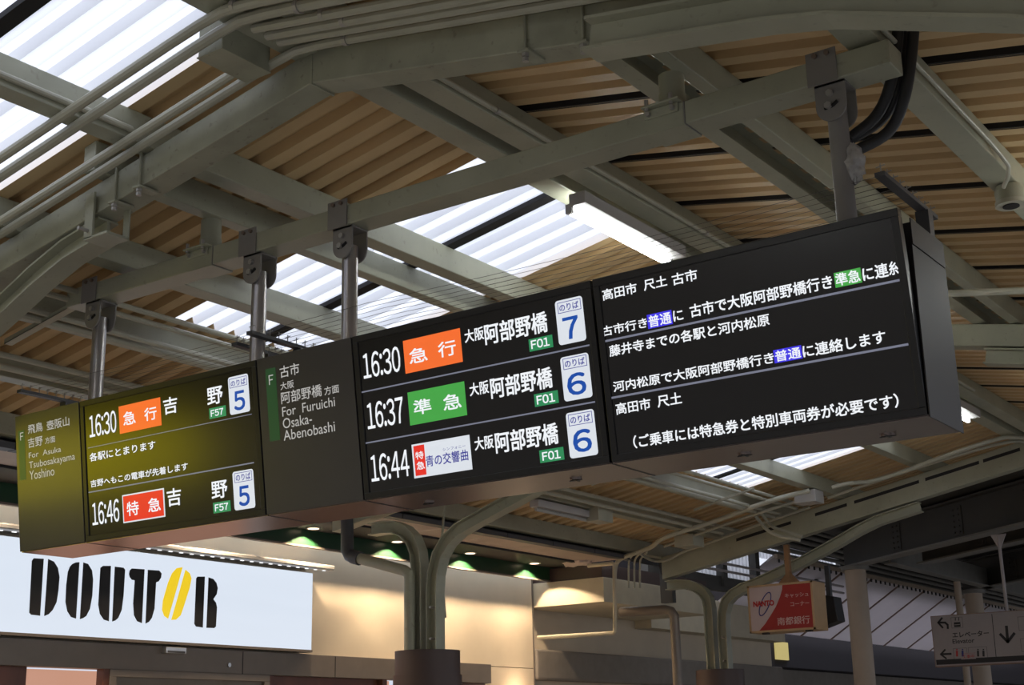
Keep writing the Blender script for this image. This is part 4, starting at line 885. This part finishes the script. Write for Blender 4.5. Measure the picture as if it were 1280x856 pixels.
# warm wall lamp, junction box and unlit lamp by the eave, dark hanging bracket
t = thing('wall_lamp', 'small warm wall lamp low on the cream wall by the shop corner', 'lamp', (-11.05, 15.75, 2.2))
obj('shade', MB().tube([(-11.03, 15.75, 2.08), (-11.03, 15.75, 2.2)], [0.05, 0.06], 16), M['silver'], t, smooth=True)
L = bpy.data.lights.new('wall_lamp_bulb', 'POINT'); L.energy = 6; L.color = (1.0, 0.70, 0.45); L.shadow_soft_size = 0.04
lo = bpy.data.objects.new('wall_lamp_bulb', L); C.objects.link(lo); lo.parent = t; lo.location = (0.14, 0, 0.06)
c0 = onpur(748, 641, 0.03); tag(obj('junction_box', MB().box(c0[0]-0.10, c0[0]+0.10, c0[1]-0.16, c0[1]+0.16, c0[2]-0.11, c0[2]+0.05), M['pipe'], bevel=0.005), 'pale box beneath the left eave purlin below the board', 'junction box')
a0, a1 = onpur(672, 626, 0.03), onpur(731, 644, 0.03); xm = (a0[0]+a1[0])/2; zm = zp(xm)-0.02
t = thing('unlit_lamp', 'unlit fluorescent lamp under the left slope just below the board', 'lamp', (float(xm), float(a0[1]+a1[1])/2, zm-0.1))
obj('housing', MB().box(xm-0.06, xm+0.06, a0[1], a1[1], zm-0.06, zm+0.02), M['lampbody'], t, bevel=0.004)
obj('tube', MB().cyl((xm, a0[1]+0.03, zm-0.085), (xm, a1[1]-0.03, zm-0.085), 0.02, 12), M['signtext'], t, smooth=True)
q = ony(833, 735, 17.2); t = thing('hanging_bracket', 'dark upright steel bracket hanging left of the far branching column', 'bracket', (float(q[0]), 17.2, float(q[2])))
obj('plate', MB().box(q[0]-0.10, q[0]+0.09, 17.2, 17.3, q[2]-0.20, q[2]+0.19), M['girder'], t, bevel=0.004); obj('arm', MB().box(q[0]-0.10, q[0]-0.07, 17.2, 17.24, q[2]+0.19, q[2]+0.5), M['girder'], t)
# lumpy wrap
mb = MB(); random.seed(5); cen = ony(722, 703, 16.0); vs = []
for i in range(11):
    a = math.pi*i/10
    for j in range(16):
        b = 2*math.pi*j/16; r = 1+0.2*random.uniform(-1, 1)
        vs.append((cen[0]+0.28*r*math.cos(a), cen[1]+0.12*r*math.sin(a)*math.cos(b), cen[2]+0.05+0.10*r*math.sin(a)*math.sin(b)))
mb.add(vs, [(i*16+j, i*16+(j+1) % 16, (i+1)*16+(j+1) % 16, (i+1)*16+j) for i in range(10) for j in range(16)])
tag(obj('wrapped_duct', mb, M['wrapwhite'], smooth=True), 'crumpled white wrapped duct above the cream bulkhead', 'duct')
# conduit along the far left purlin with box below the board
c0 = ony(746, 641, 13.5)
# ------------------------------------------------------------------ unseen wall added behind the camera to keep screen reflections dark
struct(obj('wall_front', MB().box(-30, 14, -14.3, -14, 0, 8), M['greywall']))
# ------------------------------------------------------------------ ground
struct(obj('floor', MB().box(-12, 2.2, -8, 46, -0.3, 0.0), M['floor']))
struct(obj('trim_1', MB().box(-60, 60, -50, 100, -1.4, -1.3), M['ground']))
for o in bpy.data.objects:
    if '_o' in o: del o['_o']
